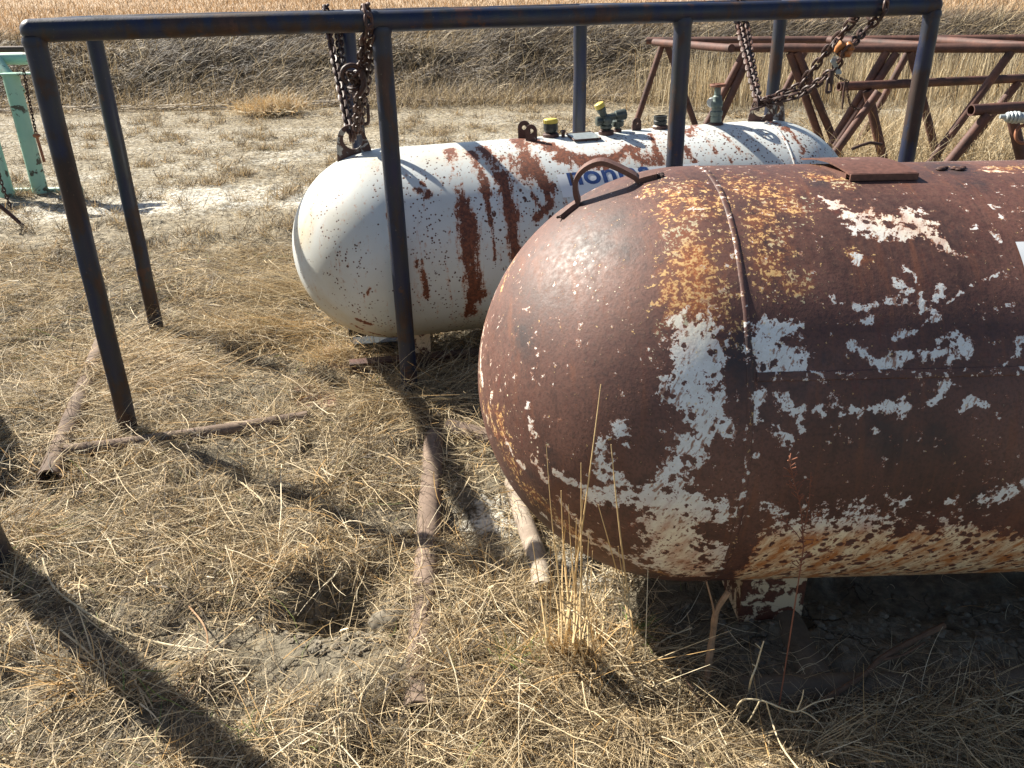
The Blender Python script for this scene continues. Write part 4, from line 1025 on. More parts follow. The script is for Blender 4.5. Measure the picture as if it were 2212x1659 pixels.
def hooky(bm):
    pts = [kn + LV * (-.02 + .036 * math.cos(a)) + ZV * (.02 + .032 * math.sin(a)) - WV * .02 for a in np.linspace(-.2 * PI, 1.35 * PI, 14)]
    sweep(bm, pts, [.011] * 3 + [.009] * 8 + [.006] * 3, 10)
    sweep(bm, [kn - ZV * .05 - WV * .01, kn - ZV * .02 - WV * .02 + LV * .02, kn + ZV * .02 + LV * .02 - WV * .01], .012, 10)
def shack(bm):
    a, b = gy(787, 225, loop.y - .02), gy(789, 265, loop.y - .02)
    link(bm, (a + b) / 2, (b - a).normalized(), (WT.u * .9 + WT.e * .3).normalized(), .085, .044, .0075, 8)
    for q in (loop, loop + WT.u * .012 - ZV * .008, loop - WT.u * .010 - ZV * .012, loop - ZV * .02 + WT.u * .002): link(bm, q, (ZV + WT.e * random.uniform(-.5, .5)).normalized(), WT.e, .046, .036, .0055)
chain_obj('load_chain', [('chain_run', f1_, 'chain'), ('chain_run', f2_, 'chain'), ('chain_run', f3_, 'chain'), ('chain_run', f4_, 'chain'), ('chain_knot', knot, 'chain'), ('grab_hook', hooky, 'chain'), ('shackle', shack, 'chain')], EYE1, 'knotted rusty chain from the cage rails to the left lifting eye of the white tank')
rF2 = rail_at(1897, 0); rB2 = rail_at(1592, DEP); loop2 = EYE2 + WT.v * 0.026
yA, yF = loop2.y, rF2.y
def g1_(bm): strand(bm, sag(rB2 - ZV * .045, loop2 - WT.u * .02, .0)); wrap_rail(bm, rB2)
def g2_(bm): strand(bm, sag(rB2 - ZV * .04 + LV * .05, loop2 - WT.u * .008 - WT.e * .02, .012), twist=.5)
def g3_(bm): strand(bm, [loop2 - ZV * .01, gy(1728, 205, yA - .08), gy(1765, 180, yA - .16), gy(1800, 152, yA - .24), gy(1828, 110, yA - .30), gy(1868, 65, yF + .06), rF2 - ZV * .05]); wrap_rail(bm, rF2)
def g4_(bm): strand(bm, [loop2 + WT.u * .005, gy(1728, 186, yA - .04), gy(1762, 142, yA - .10), gy(1800, 92, yA - .16), gy(1842, 45, yA - .22), rF2 - ZV * .02 - LV * .05 + WV * .055], twist=.4)
def g5_(bm):
    for k in range(7): link(bm, loop2 + WT.u * random.uniform(-.035, .02) + ZV * random.uniform(-.025, .012) + WT.e * random.uniform(-.01, .02), Vector((random.uniform(-1, 1), random.uniform(-.4, .4), random.uniform(-1, 1))).normalized(), WT.e, .046, .036, .0055)
def g6_(bm):
    for k in range(6): link(bm, gy(1806 + k * 4, 96 + (k % 3) * 7, yA - .2) , Vector((random.uniform(-1, 1), random.uniform(-1, 1), 1)).normalized(), LV, .046, .038, .0056)
yh = yA - .26
def clawO(bm):
    for (a, b, c_) in (((1805, 112), (1816, 96), (1826, 104)), ((1832, 92), (1838, 104), (1826, 114)), ((1812, 118), (1832, 116), (1840, 100))):
        P3 = [gy(*a, yh - .02), gy(*b, yh - .035), gy(*c_, yh - .02)]
        sweep(bm, [P3[0], P3[0].lerp(P3[1], .5), P3[1], P3[1].lerp(P3[2], .5), P3[2]], [.008, .014, .017, .015, .009], 12)
def strapf(bm):
    P3 = [gy(1806, 122, yh), gy(1800, 133, yh - .02), gy(1808, 146, yh), gy(1812, 160, yh)]
    bar(bm, P3, LV, 0.026, 0.003)
def lowhook(bm):
    a, b = gy(1796, 152, yh), gy(1794, 180, yh); sweep(bm, [a, b], .010, 10)
    c = gy(1791, 184, yh); link(bm, c, ZV, LV, .058, .034, .0065, 8)
chain_obj('load_chain', [('chain_run', g1_, 'chain'), ('chain_run', g2_, 'chain'), ('chain_run', g3_, 'chain'), ('chain_run', g4_, 'chain'), ('chain_knot', g5_, 'chain'), ('chain_knot', g6_, 'chain'), ('grab_hook', lowhook, 'chain'), ('orange_grab_hook', clawO, 'orange'), ('strap', strapf, 'strap')], EYE2, 'rusty chain with orange grab hooks at the right lifting eye of the white tank')

# ------------------------------------------------------------------ rusty pipe racks on the right
def rack_part(name, a, b, parent, r=PR, mat='rust', oa=False, ob=False):
    bm = bmesh.new(); pipe(bm, a, b, r, oa, ob, n=20, seg=6, wob=0.001); return bm_obj(name, bm, M[mat], parent)
def leg_to_ground(p1, p2, z1, parent, r=PR * .95, dy=0.0, y=None):
    a = gz(p1[0], p1[1], z1) if y is None else gy(p1[0], p1[1], y); b = gy(p2[0], p2[1], a.y + dy); d = b - a; k = (a.z + 0.03) / -d.z if d.z < -1e-3 else 1
    e = a + d * k; bm = bmesh.new(); pipe(bm, a, e, r, n=20, seg=5, wob=.001); return bm_obj('leg', bm, M['rust'], parent)
ZT, ZL = 1.10, 0.83
c0_ = gz(1598, 104, ZT)
rk = empty('pipe_rack', Vector((c0_.x, c0_.y, 0)), 'tallest rusty pipe rack with long rails behind the right end of the white tank', 'pipe rack', 'rusty pipe racks on the right')
def ext(px1, py1, px2, py2, z, k=1.25):
    a, b = gz(px1, py1, z), gz(px2, py2, z); return a, a + (b - a) * k
a, b = ext(1397, 88, 2212, 83, ZT); rack_part('top_rail', a, b, rk, oa=True); yfar = a.y
a, b = ext(1601, 104, 2212, 104, ZT); rack_part('top_rail', a, b, rk, oa=True); ynear = a.y
rack_part('top_rail', gz(1574, 103, ZT + .0), gz(1740, 103, ZT), rk, oa=True)
rack_part('cross_pipe', gz(1414, 91, ZT + .0), gz(1580, 104.5, ZT + .0), rk, oa=True)
rack_part('cross_pipe', gz(1790, 87, ZT + .03), gz(2010, 100, ZT + .01), rk)
rack_part('cross_pipe', gz(2005, 86, ZT + .02), gz(2225, 101, ZT + .01), rk)
for p1, p2, z_ in (((1430, 98), (1370, 278), ZT - .02), ((1441, 98), (1500, 265), ZT - .02), ((1607, 116), (1554, 217), ZT - .05), ((1622, 114), (1553, 262), ZT - .03),
                   ((1706, 114), (1768, 290), ZT - .03), ((1722, 112), (1800, 300), ZT - .02), ((1738, 112), (1683, 222), ZT - .02), ((1915, 112), (1808, 290), ZT - .03), ((1936, 114), (1799, 324), ZT - .03),
                   ((1962, 112), (1891, 243), ZT - .03), ((1967, 112), (2018, 314), ZT - .03), ((2184, 112), (2104, 222), ZT - .03)):
    leg_to_ground(p1, p2, z_, rk, y=(gz(p1[0], 87, ZT).y if p1[0] in (1430, 1441, 1738, 1962) else gz(p1[0], 104, ZT).y) + .0)
c1_ = gz(1812, 187, ZL)
rk2 = empty('pipe_rack', Vector((c1_.x, c1_.y, 0)), 'lower rusty pipe rack whose open pipe end shows just right of the orange hooks', 'pipe rack', 'rusty pipe racks on the right')
a, b = ext(1812, 187, 2212, 169, ZL); rack_part('top_rail', a, b, rk2, oa=True)
leg_to_ground((1874, 196), (1908, 345), ZL - .04, rk2, r=PR * 1.1); leg_to_ground((1898, 198), (1812, 318), ZL - .03, rk2); leg_to_ground((2200, 178), (2110, 290), ZL - .03, rk2)
c2_ = gz(2097, 238, .84)
rk3 = empty('pipe_rack', Vector((c2_.x, c2_.y, 0)), 'nearest rusty pipe rack cut by the right edge, its open pipe end over tangled grass', 'pipe rack', 'rusty pipe racks on the right')
a, b = ext(2097, 238, 2212, 231, .84, 6); rack_part('top_rail', a, b, rk3, oa=True)
leg_to_ground((2134, 248), (2056, 345), .81, rk3); leg_to_ground((2186, 252), (2208, 346), .81, rk3)
# galvanised coupling and ring on that rack
hc = gy(2188, 252, c2_.y - .25)
hf = empty('hose_coupling', hc, 'ribbed pale grey metal coupling beside the nearest pipe rack end', 'coupling')
bm = bmesh.new(); lathe(bm, hc - Vector((.045, 0, 0)), (1, -.15, -.06), [(0.012, -.03), (0.016, 0), (0.026, .004), (0.030, .012), (0.025, .018), (0.033, .024), (0.033, .032), (0.027, .038), (0.036, .044), (0.036, .052), (0.029, .058), (0.036, .064), (0.036, .072), (0.029, .08), (0.034, .12)], 24)
bm_obj('ribbed_body', bm, M['galv'], hf)
bm = bmesh.new(); rc = gy(2212, 290, c2_.y - .27); sweep(bm, [rc + Vector((math.cos(a) * .05, math.sin(a) * .015, math.sin(a) * .05)) for a in np.linspace(0, 2 * PI, 26, endpoint=False)], .010, 10, closed=True)
bm_obj('rusty_ring', bm, M['hw'], hf)
# short chain thrown over the open pipe end, with its pin
sc_ = empty('short_chain', c1_, 'thin black chain with a pin looped over an open rusty pipe end', 'chain')
yq = c1_.y - .05
bm = bmesh.new(); strand(bm, [gy(1803, 158, yq), gy(1812, 168, yq), gy(1830, 176, yq - .02), gy(1829, 186, yq - .03), gy(1831, 205, yq - .03), gy(1836, 225, yq - .02), gy(1848, 236, yq), gy(1862, 234, yq), gy(1874, 226, yq + .02)], pitch=.026, wid=.024, wr=.0036); bm_obj('chain_run', bm, M['rust_dark'], sc_)
bm = bmesh.new(); sweep(bm, [gy(1826, 176, yq - .05), gy(1823, 196, yq - .05), gy(1819, 236, yq - .05)], [.008, .010, .006], 10); bm_obj('pin', bm, M['rust_dark'], sc_)
# rough black bar lying low behind
bm = bmesh.new(); sweep(bm, [gy(1840, 322, 6.4), gy(1860, 314, 6.4), gy(1880, 308, 6.4), gy(1905, 312, 6.4)], .012, 8); tag(bm_obj('iron_bar', bm, M['rust_dark']), 'crooked black iron bar low in the grass behind the lower pipe rack', 'bar')

# ------------------------------------------------------------------ mint green frame on the left
gf0 = gz(90, 422, 0.0); YG = gf0.y
gf = empty('green_pipe_rack', gf0, 'chipped mint green pipe frame at the left edge', 'pipe frame')
def gp(name, a, b, r, mat='mint'):
    bm = bmesh.new(); pipe(bm, a, b, r, n=28, seg=4, wob=.001); return bm_obj(name, bm, M[mat], gf)
ptop = gy(47, 160, YG)
gp('post', gf0 - ZV * .05, Vector((gf0.x, YG, ptop.z)), 0.066)
bm = bmesh.new(); box(bm, Vector((gf0.x + .06, YG, ptop.z + .005)), (.30, .16, .012)); bm_obj('cap_plate', bm, M['mint'], gf, smooth=False, bevel=.001)
bA, bB = gy(-260, 132, YG + .25), gy(70, 126, YG + .25); gp('beam', bA, bB, 0.052)
gp('top_rail', gy(-260, 110, YG + .35), gy(70, 105.5, YG + .35), 0.026, 'rust_dark')
gp('brace', gy(-8, 128, YG + .2), gy(42, 198, YG), 0.048)
p2_ = gz(18, 432, 0.0); gp('post', p2_ - ZV * .05, Vector((p2_.x - .02, p2_.y, 1.15)), 0.066)
g9 = gz(-260, 425, 0.0); gp('post', g9 - ZV * .05, Vector((g9.x, g9.y, 1.15)), 0.066)
gp('ground_rail', g9 + ZV * .03 , Vector((gf0.x + .35, YG + .05, .03)), 0.03)
def hang(path, pinpts, prad, label, head=True, ch=.6):
    e = empty('hanging_pin', Vector(pinpts[0]), label, 'pin', 'pins hanging on chains from the green frame')
    bm = bmesh.new(); strand(bm, path, pitch=.030, wid=.026, wr=.0042); bm_obj('chain_run', bm, M['rust_dark'], e)
    bm = bmesh.new(); sweep(bm, [Vector(p) for p in pinpts], prad, 12)
    if head: ball(bm, pinpts[0], prad * 2.4, (1.2, .8, .7), 12)
    bm_obj('pin', bm, M['hw'] if head else M['rust'], e)
hang([gy(50, 148, YG - .1), gy(58, 190, YG - .1), gy(68, 240, YG - .1), gy(78, 290, YG - .1)], [gy(79, 293, YG - .1), gy(87, 320, YG - .1), gy(96, 350, YG - .1)], .012, 'rusty pin with a round head hanging on a chain beside the green post')
hang([gy(-10, 350, YG - 1.2), gy(5, 400, YG - 1.2), gy(24, 452, YG - 1.2)], [gy(-20, 428, YG - 1.2), gy(30, 470, YG - 1.2), gy(76, 513, YG - 1.2)], .015, 'long rusty bar slung on a chain at the left edge above the grass', False)
# unseen green vessel added beyond the left edge to cast shade on the grass
GT = Tank((-2.68, 2.98, 0.52), math.radians(131), 0.0, 0.30, 2.6)
gt = empty('added_shade_tank', GT.A - ZV * .6, 'unseen mint green tank added outside the left edge to cast shade', 'tank')
me, co, tT, tH = GT.mesh('shell', 16, 8, 48); link_mesh('shell', me, M['mint'], gt)
saddle(GT, .4, .15, .15, gt, M['mint'], front=.18); saddle(GT, 2.2, .15, .15, gt, M['mint'], front=.18)

# ------------------------------------------------------------------ pipes lying in the grass
def on_ground(px, py, up):
    p = gz(px, py, up)
    for _ in range(3): p = gz(px, py, float(hfun(p.x, p.y)) + up)
    return p
def gpipe(name, pts, r, mat, parent=None, oa=False, ob=False, up=0.02):
    P = [on_ground(x, y, up) for x, y in pts]; bm = bmesh.new()
    if len(P) == 2: pipe(bm, P[0], P[1], r, oa, ob, n=24, seg=8, wob=.0012)
    else: sweep(bm, P, r, 20)
    return bm_obj(name, bm, M[mat], parent), P
o1 = on_ground(108, 1030, .02)
fr = empty('pipe_skid', o1, 'rusty pipe skid half buried in straw under the blue cage, open end at left', 'pipe skid', 'pipe skids lying in the straw')
gpipe('runner', [(106, 1036), (222, 742)], .040, 'ground_pipe', fr, oa=True, up=.044)
gpipe('cross_pipe', [(140, 978), (300, 958), (480, 932), (665, 903)], .030, 'ground_pipe', fr, up=.019)
fr = empty('pipe_skid', on_ground(910, 1520, .02), 'straight half buried pipe skid running from the foreground towards the blue cage', 'pipe skid', 'pipe skids lying in the straw')
gpipe('runner', [(903, 1540), (937, 945)], .038, 'ground_pipe', fr, oa=True, up=.014)
gpipe('cross_pipe', [(968, 924), (1075, 952)], .036, 'ground_pipe', fr, up=.02)
o_, _ = gpipe('buried_pipe', [(1108, 1040), (1128, 1110), (1152, 1180), (1166, 1220), (1172, 1275)], .030, 'pale_pipe', up=.018); tag(o_, 'pale dusty pipe showing through the earth left of the rusty tank', 'pipe')
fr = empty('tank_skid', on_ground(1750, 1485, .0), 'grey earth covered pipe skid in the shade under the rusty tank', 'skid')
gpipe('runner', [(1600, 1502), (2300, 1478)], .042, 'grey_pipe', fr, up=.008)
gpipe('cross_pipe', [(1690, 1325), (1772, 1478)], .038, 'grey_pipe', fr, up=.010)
# flat rusted plates showing through the straw
def plate(px, py, w, d, rot, label):
    c = on_ground(px, py, .010); bm = bmesh.new(); box(bm, c, (w, d, .012), Matrix.Rotation(rot, 3, 'Z') @ Matrix.Rotation(.08, 3, 'X'))
    tag(bm_obj('rusted_plate', bm, M['stone'], smooth=False, bevel=.002), label, 'steel plate', 'pinkish rusted plates in the straw')
plate(682, 858, .16, .22, .3, 'pinkish rusted plate in the straw, nearer of two by the white tank end')
plate(748, 772, .20, .24, .2, 'pinkish rusted plate in the straw, right below the white tank end')

# ------------------------------------------------------------------ twigs, weeds, clods
def twig(name, P, r, mat, label, cat, branches=(), parent=None, n=8):
    """P: world points; a smooth knobbly stem with side shoots, all one plant"""
    bm = bmesh.new()
    def stem(P, r0, r1):
        P = [Vector(p) for p in P]; Q = []
        for i in range(len(P) - 1):
            a, b, c, d = P[max(i - 1, 0)], P[i], P[i + 1], P[min(i + 2, len(P) - 1)]
            for k in range(5):
                t = k / 5; Q.append(0.5 * ((2 * b) + (c - a) * t + (2 * a - 5 * b + 4 * c - d) * t * t + (3 * b - a - 3 * c + d) * t ** 3))
        Q.append(P[-1]); m = len(Q)
        sweep(bm, Q, [max(.0006, (r0 + (r1 - r0) * i / (m - 1)) * random.uniform(.88, 1.14)) for i in range(m)], n)
    stem(P, r[0], r[1])
    for B_, r0, r1 in branches: stem(B_, r0, r1)
    o = bm_obj(name, bm, M[mat], parent)
    if label: tag(o, label, cat)
    return o
y1 = 1.50
twig('cut_stem', [on_ground(1522, 1505, -.01), gy(1530, 1440, y1), gy(1540, 1370, y1 + .02), gy(1548, 1320, y1 + .02), gy(1575, 1277, y1 + .03)], (.0085, .0065), 'wood', 'thick cut tan stem standing upright before the rusty tank foot', 'stem',
     [([gy(1543, 1325, y1 + .02), gy(1538, 1300, y1 + .02), gy(1526, 1256, y1 + .03)], .003, .0018)])
y2 = 1.45
twig('dead_branch', [on_ground(1735, 1535, .02), gy(1800, 1500, y2 - .05), gy(1870, 1455, y2), gy(1900, 1425, y2 + .03), gy(1960, 1390, y2 + .06), gy(2040, 1350, y2 + .09)], (.006, .0075), 'wood_dark', 'brown dead branch slanting up in the shade under the rusty tank', 'branch',
     [([gy(1905, 1425, y2 + .03), gy(1950, 1415, y2 + .03), gy(1998, 1388, y2 + .05)], .004, .0022)])
y3 = 1.27
twig('dead_twig', [on_ground(1585, 1540, .005), gy(1605, 1512, y3), gy(1650, 1515, y3), gy(1690, 1530, y3 - .01), gy(1722, 1537, y3), gy(1760, 1518, y3), gy(1800, 1508, y3 + .02)], (.0020, .0012), 'wood_pale', 'pale sunlit knobbly twig at the edge of the tank shade', 'twig',
     [([gy(1730, 1535, y3), gy(1750, 1545, y3), gy(1768, 1560, y3)], .0018, .001), ([gy(1722, 1534, y3), gy(1732, 1510, y3), gy(1736, 1490, y3)], .0016, .001), ([gy(1655, 1515, y3), gy(1668, 1560, y3), gy(1690, 1615, y3 - .08), gy(1740, 1680, y3 - .16)], .0016, .0018), ([gy(1642, 1513, y3), gy(1625, 1545, y3), gy(1615, 1560, y3)], .0018, .001)])
twig('dead_twig', [on_ground(1617, 1500, 0), gy(1622, 1470, y3 + .05), gy(1634, 1438, y3 + .06), gy(1645, 1400, y3 + .06), gy(1650, 1385, y3 + .06)], (.0024, .0012), 'wood_pale', 'thin pale forked twig beside the cut tan stem', 'twig', [([gy(1634, 1440, y3 + .06), gy(1624, 1434, y3 + .06)], .0012, .0008), ([gy(1643, 1400, y3 + .06), gy(1632, 1390, y3 + .06)], .0012, .0008)])
twig('dead_branch', [on_ground(1565, 1575, 0), gy(1530, 1540, 1.36), gy(1495, 1490, 1.42), gy(1470, 1440, 1.48)], (.005, .003), 'wood_dark', 'dark brown stick leaning at the edge of the shade left of the cut stem', 'branch')
twig('dead_twig', [on_ground(1380, 1440, 0), gy(1430, 1385, 1.60), gy(1495, 1356, 1.62)], (.0022, .0015), 'wood_pale', 'straight pale twig pointing right above the shaded earth', 'twig')
yw = 1.36
wb = []
random.seed(21)
main = [on_ground(1722, 1330, 0), gy(1728, 1235, yw), gy(1735, 1170, yw), gy(1728, 1090, yw), gy(1715, 1040, yw), gy(1704, 985, yw)]
main[0] = Vector((main[1].x, main[1].y, 0.02))
for k in range(60):
    f = random.uniform(.22, 1); i = min(4, int(f * 5)); p = main[i].lerp(main[i + 1], f * 5 - i); d = Vector((random.uniform(-1, 1), random.uniform(-.5, .5), random.uniform(.1, 1))).normalized() * random.uniform(.006, .024)
    wb.append(([p, p + d * .5, p + d], .0007, .0015))
for (x0, y0_, x1, y1_) in ((1733, 1160, 1752, 1020), (1738, 1180, 1690, 1120), (1735, 1130, 1770, 1110)):
    a_, b_ = gy(x0, y0_, yw), gy(x1, y1_, yw); wb.append(([a_, a_.lerp(b_, .5) + Vector((.004, 0, 0)), b_], .0010, .0007))
    for k in range(14):
        p = a_.lerp(b_, random.random()); d = Vector((random.uniform(-1, 1), random.uniform(-.5, .5), random.uniform(-.1, 1))).normalized() * random.uniform(.004, .012); wb.append(([p, p + d * .6, p + d], .0006, .0016))
twig('dock_weed', main, (.0016, .0008), 'weed', 'thin red brown weed stalk with seed clusters standing before the rusty tank', 'weed', wb, n=5)
# long single bleached stalks lying on the straw
random.seed(9)
for i, (pts, r, lb) in enumerate((([(92, 1205), (112, 1262), (160, 1305), (240, 1352), (330, 1385), (430, 1402), (520, 1408)], .0032, 'long curved bleached stalk lying across the straw at lower left'),
                                  ([(130, 1360), (180, 1400), (232, 1445), (300, 1462)], .0028, 'short kinked pale stalk just above the big post shadow'),
                                  ([(225, 1150), (262, 1208), (320, 1232)], .003, 'kinked pale stalk near the open pipe end'),
                                  ([(515, 1038), (560, 1075), (585, 1120)], .0032, 'broken white stalk lying in the middle of the straw'),
                                  ([(408, 1310), (440, 1350), (448, 1395), (425, 1470), (390, 1505), (330, 1515)], .0024, 'long hooked brown stalk on the bare soil'))):
    P = [on_ground(x, y, .03 + .01 * math.sin(k * 1.7)) for k, (x, y) in enumerate(pts)]
    twig('dry_stalk', P, (r, r * .7), 'wood_pale' if i != 4 else 'wood', None, None, n=6)
    o = bpy.data.objects[-1] if False else None
    tag(COL.objects[-1], lb, 'stalk', 'fallen dry stalks')
# clods: rounded crumbly lumps
def clods(n, gen, r0, r1, name, label):
    bm = bmesh.new()
    for k in range(n):
        x, y = gen(); r = random.uniform(r0, r1); z = float(hfun(x, y)) + r * .15
        vs0 = len(bm.verts); m = Matrix.Translation((x, y, z)) @ Matrix.Rotation(random.uniform(0, 6), 4, 'Z') @ Matrix.Diagonal((r, r * random.uniform(.6, 1), r * random.uniform(.4, .75), 1))
        res = bmesh.ops.create_icosphere(bm, subdivisions=2, radius=1, matrix=m)
        for v in res['verts']: v.co += Vector((random.uniform(-1, 1), random.uniform(-1, 1), random.uniform(-1, 1))) * r * .16
    tag(bm_obj(name, bm, M['clod'], smooth=False), label, 'soil', kind='stuff')
random.seed(3)
def gen1():
    k = random.random()
    if k < .35: a = random.uniform(0, 6.28); rr = random.uniform(.08, .19); return -.46 + math.cos(a) * rr * 1.1, 1.80 + math.sin(a) * rr
    if k < .7: return random.uniform(.36, 1.5), random.uniform(1.42, 1.80)
    if k < .85: return random.uniform(-.1, .35), random.uniform(1.8, 2.4)
    return random.uniform(-1.2, .1), random.uniform(1.3, 2.2)
clods(1000, gen1, .003, .013, 'soil_crumbs', 'loose dry soil crumbs')
for (px, py, r, lb) in ((838, 1342, .036, 'grey dry clod at the right rim of the burrow hole'), (872, 1150, .022, 'small crumbly clod where two post shadows meet')):
    c = on_ground(px, py, .012); bm = bmesh.new(); bmesh.ops.create_icosphere(bm, subdivisions=4, radius=1, matrix=Matrix.Translation(c) @ Matrix.Diagonal((r * 1.3, r, r * .7, 1)))
    for v in bm.verts:
        q = v.co * 40; v.co += (v.co - c) * (float(fbm(np.array([q.x + q.z]), np.array([q.y - q.z]), 4, 2)[0]) - .5) * .9
    tag(bm_obj('soil_clod', bm, M['clod']), lb, 'clod')

# ------------------------------------------------------------------ straw and grass
def keep_near(x, y, k):
    return rng.random(len(x)) < k
def LOFT(x, y):
    return (rng.random(len(x)) ** 1.5 * 0.045 * bare(x, y) * sstep(.35, .65, fbm(x * 6, y * 6, 3, 99)))[:, None]
# thatch: fine fallen straw over the near yard
S = Straw()
N = 420000
x, y = frustum_pts(N, 0.75, 5.6, 1.0)
k = rng.random(N) < np.maximum(bare(x, y), .015) * (0.85 - 0.35 * sstep(3.6, 5.6, y))
x, y = x[k], y[k]; n = len(x)
L = rng.gamma(2.6, 0.022, n) + 0.015; wd = rng.uniform(0.0008, 0.0018, n) * (1 + 0.18 * y)
hd = rng.uniform(0, 2 * PI, n) + 0.8 * (fbm(x * 2, y * 2, 2, 60) - .5)
el = np.abs(rng.normal(0.05, 0.35, n))
ci = pick(n, [.20, .20, .26, .20, .08, .05, .01]); S.add(x, y, L, wd, hd, el, pal(ci), 0.9, 3, LOFT(x, y), 0.7, 0.012)
# longer stems lying on top
N = 36000
x, y = frustum_pts(N, 0.75, 5.4, 0.95); k = rng.random(N) < bare(x, y) ** 1.4 * .55; x, y = x[k], y[k]; n = len(x)
flow = 2.6 + 2.2 * (fbm(x * .9, y * .9, 2, 63) - .5) * 2
L = rng.gamma(3.0, 0.042, n) + 0.05; wd = rng.uniform(0.0012, 0.0026, n) * (1 + 0.10 * y); hd = flow + rng.normal(0, 0.9, n) + PI * (rng.random(n) < .5)
el = np.abs(rng.normal(0.10, 0.16, n)); ci = pick(n, [.06, .15, .30, .30, .10, .085, .005]); S.add(x, y, L, wd, hd, el, pal(ci), 0.55, 5, LOFT(x, y) + .01, 0.35, 0.035)
n = 9000; x, y = frustum_pts(n, 0.75, 4.5); k = rng.random(n) < bare(x, y); x, y = x[k], y[k]; n = len(x)
S.add(x, y, rng.uniform(.02, .07, n), rng.uniform(.003, .0055, n), rng.uniform(0, 2 * PI, n), np.abs(rng.normal(.2, .3, n)), pal(pick(n, [.1, .2, .3, .25, .1, .05, 0])), 1.2, 4, LOFT(x, y) + .01, 1.5, .02)
for _ in range(240):
    cy = rng.uniform(1.1, 4.8); cx = rng.uniform(-.8, .8) * (cy * .8 + .4)
    if bare(np.array([cx]), np.array([cy]))[0] < .55: continue
    n = int(rng.integers(25, 80)); hd = rng.uniform(0, 2 * PI, n) * .6 + rng.uniform(0, 6)
    S.add(cx + rng.normal(0, .018, n), cy + rng.normal(0, .018, n), rng.uniform(.06, .22, n), rng.uniform(.0012, .0028, n), hd, rng.uniform(.25, 1.25, n), pal(pick(n, [.12, .2, .28, .22, .08, .10, .0])), 1.3, 6, 0, .6, .01)
S.build('straw_litter', kind='stuff', label='matted dry straw covering the yard', cat='dry grass')

# combed clumps of long golden grass
S = Straw()
def clump(px, py, n, hx, hy, spread, L0, L1, el0, pali, rx=.15, ry=.1, droop=.5, wd=(.0012, .0024), curl=.3, z0=0.0):
    c = on_ground(px, py, 0); h0 = math.atan2(hy, hx)
    x = c.x + rng.normal(0, rx, n); y = c.y + rng.normal(0, ry, n); L = rng.uniform(L0, L1, n); hd = h0 + rng.normal(0, spread, n); el = np.clip(rng.normal(el0, .25, n), 0.02, 1.5)
    ci = pick(n, pali); S.add(x, y, L, rng.uniform(*wd, n), hd, el, pal(ci), droop, 6, z0, curl, .02)
gold = [.03, .12, .30, .22, .05, .28, 0]; strawp = [.06, .16, .34, .28, .10, .06, 0]
clump(660, 640, 1000, -.9, -.35, .6, .2, .5, .35, strawp, .16, .16, curl=.7); clump(640, 720, 900, -1, -.45, .6, .15, .45, .35, gold, .16, .10, curl=.7); clump(560, 720, 500, -1, -.1, 1.0, .15, .35, .3, strawp, .16, .12, curl=.8)
clump(600, 560, 600, -.9, .1, .5, .2, .4, .4, strawp, .25, .25); clump(745, 775, 500, -.3, -.6, .9, .12, .3, .7, gold, .1, .06)
clump(330, 740, 450, 1, -.5, .7, .15, .4, .3, strawp, .15, .12, curl=.7); clump(240, 800, 700, 1, -.28, .45, .2, .45, .25, gold, .14, .12, curl=.6); clump(330, 830, 450, 1, -.25, .5, .15, .4, .2, gold, .15, .08, curl=.6)
clump(200, 880, 500, 1, .25, .6, .15, .35, .3, strawp, .12, .12); clump(100, 870, 400, -.9, .1, .7, .2, .45, .3, strawp, .15, .15)
clump(290, 985, 260, .6, -.6, .9, .08, .22, .5, strawp, .05, .03); clump(880, 880, 500, -.5, .2, 1.2, .15, .38, .35, strawp, .12, .08); clump(960, 850, 700, .3, -.2, 1.3, .2, .45, .4, strawp, .15, .10)
clump(50, 1170, 350, .9, -.1, .7, .08, .25, .5, [.05, .15, .3, .2, .05, .2, .05], .07, .05); clump(640, 1225, 300, -.6, .3, 1.0, .08, .2, .4, gold, .10, .03); pass
clump(480, 1130, 800, -.8, .5, 1.0, .12, .34, .2, strawp, .25, .15); clump(180, 1480, 60, -.8, -.2, .8, .1, .22, .7, [0, .1, .3, .2, .1, .3, 0], .03, .03, wd=(.003, .005)); clump(300, 1500, 50, .5, -.4, 1.3, .1, .2, .5, [0, .2, .3, .2, .1, .1, .1], .02, .02, wd=(.003, .005))
for (qx, qy, qn) in ((928, 1210, 160), (905, 1500, 160), (160, 900, 60), (130, 960, 60), (250, 965, 220), (400, 945, 200), (560, 920, 150), (190, 800, 250), (215, 750, 300), (680, 855, 350), (745, 775, 350), (1020, 935, 120)):
    clump(qx, qy, qn, random.uniform(-1, 1), random.uniform(-1, 1), 1.3, .07, .22, .15, strawp, .06, .05, z0=.03)
clump(905, 1320, 120, -.3, -.3, 1.2, .06, .2, .5, strawp, .05, .08); clump(1110, 1440, 90, .2, 0, 1.6, .05, .11, 1.0, [0, .1, .1, 0, 0, .1, .7], .03, .02, wd=(.0025, .004)); clump(1370, 1380, 50, .2, 0, 1.6, .05, .10, 1.0, [0, .1, .1, .1, 0, .1, .6], .02, .02, wd=(.0025, .004)); clump(545, 1600, 40, .2, 0, 1.6, .04, .08, 1.1, [0, .1, .1, .1, 0, .1, .6], .03, .02, wd=(.002, .003))
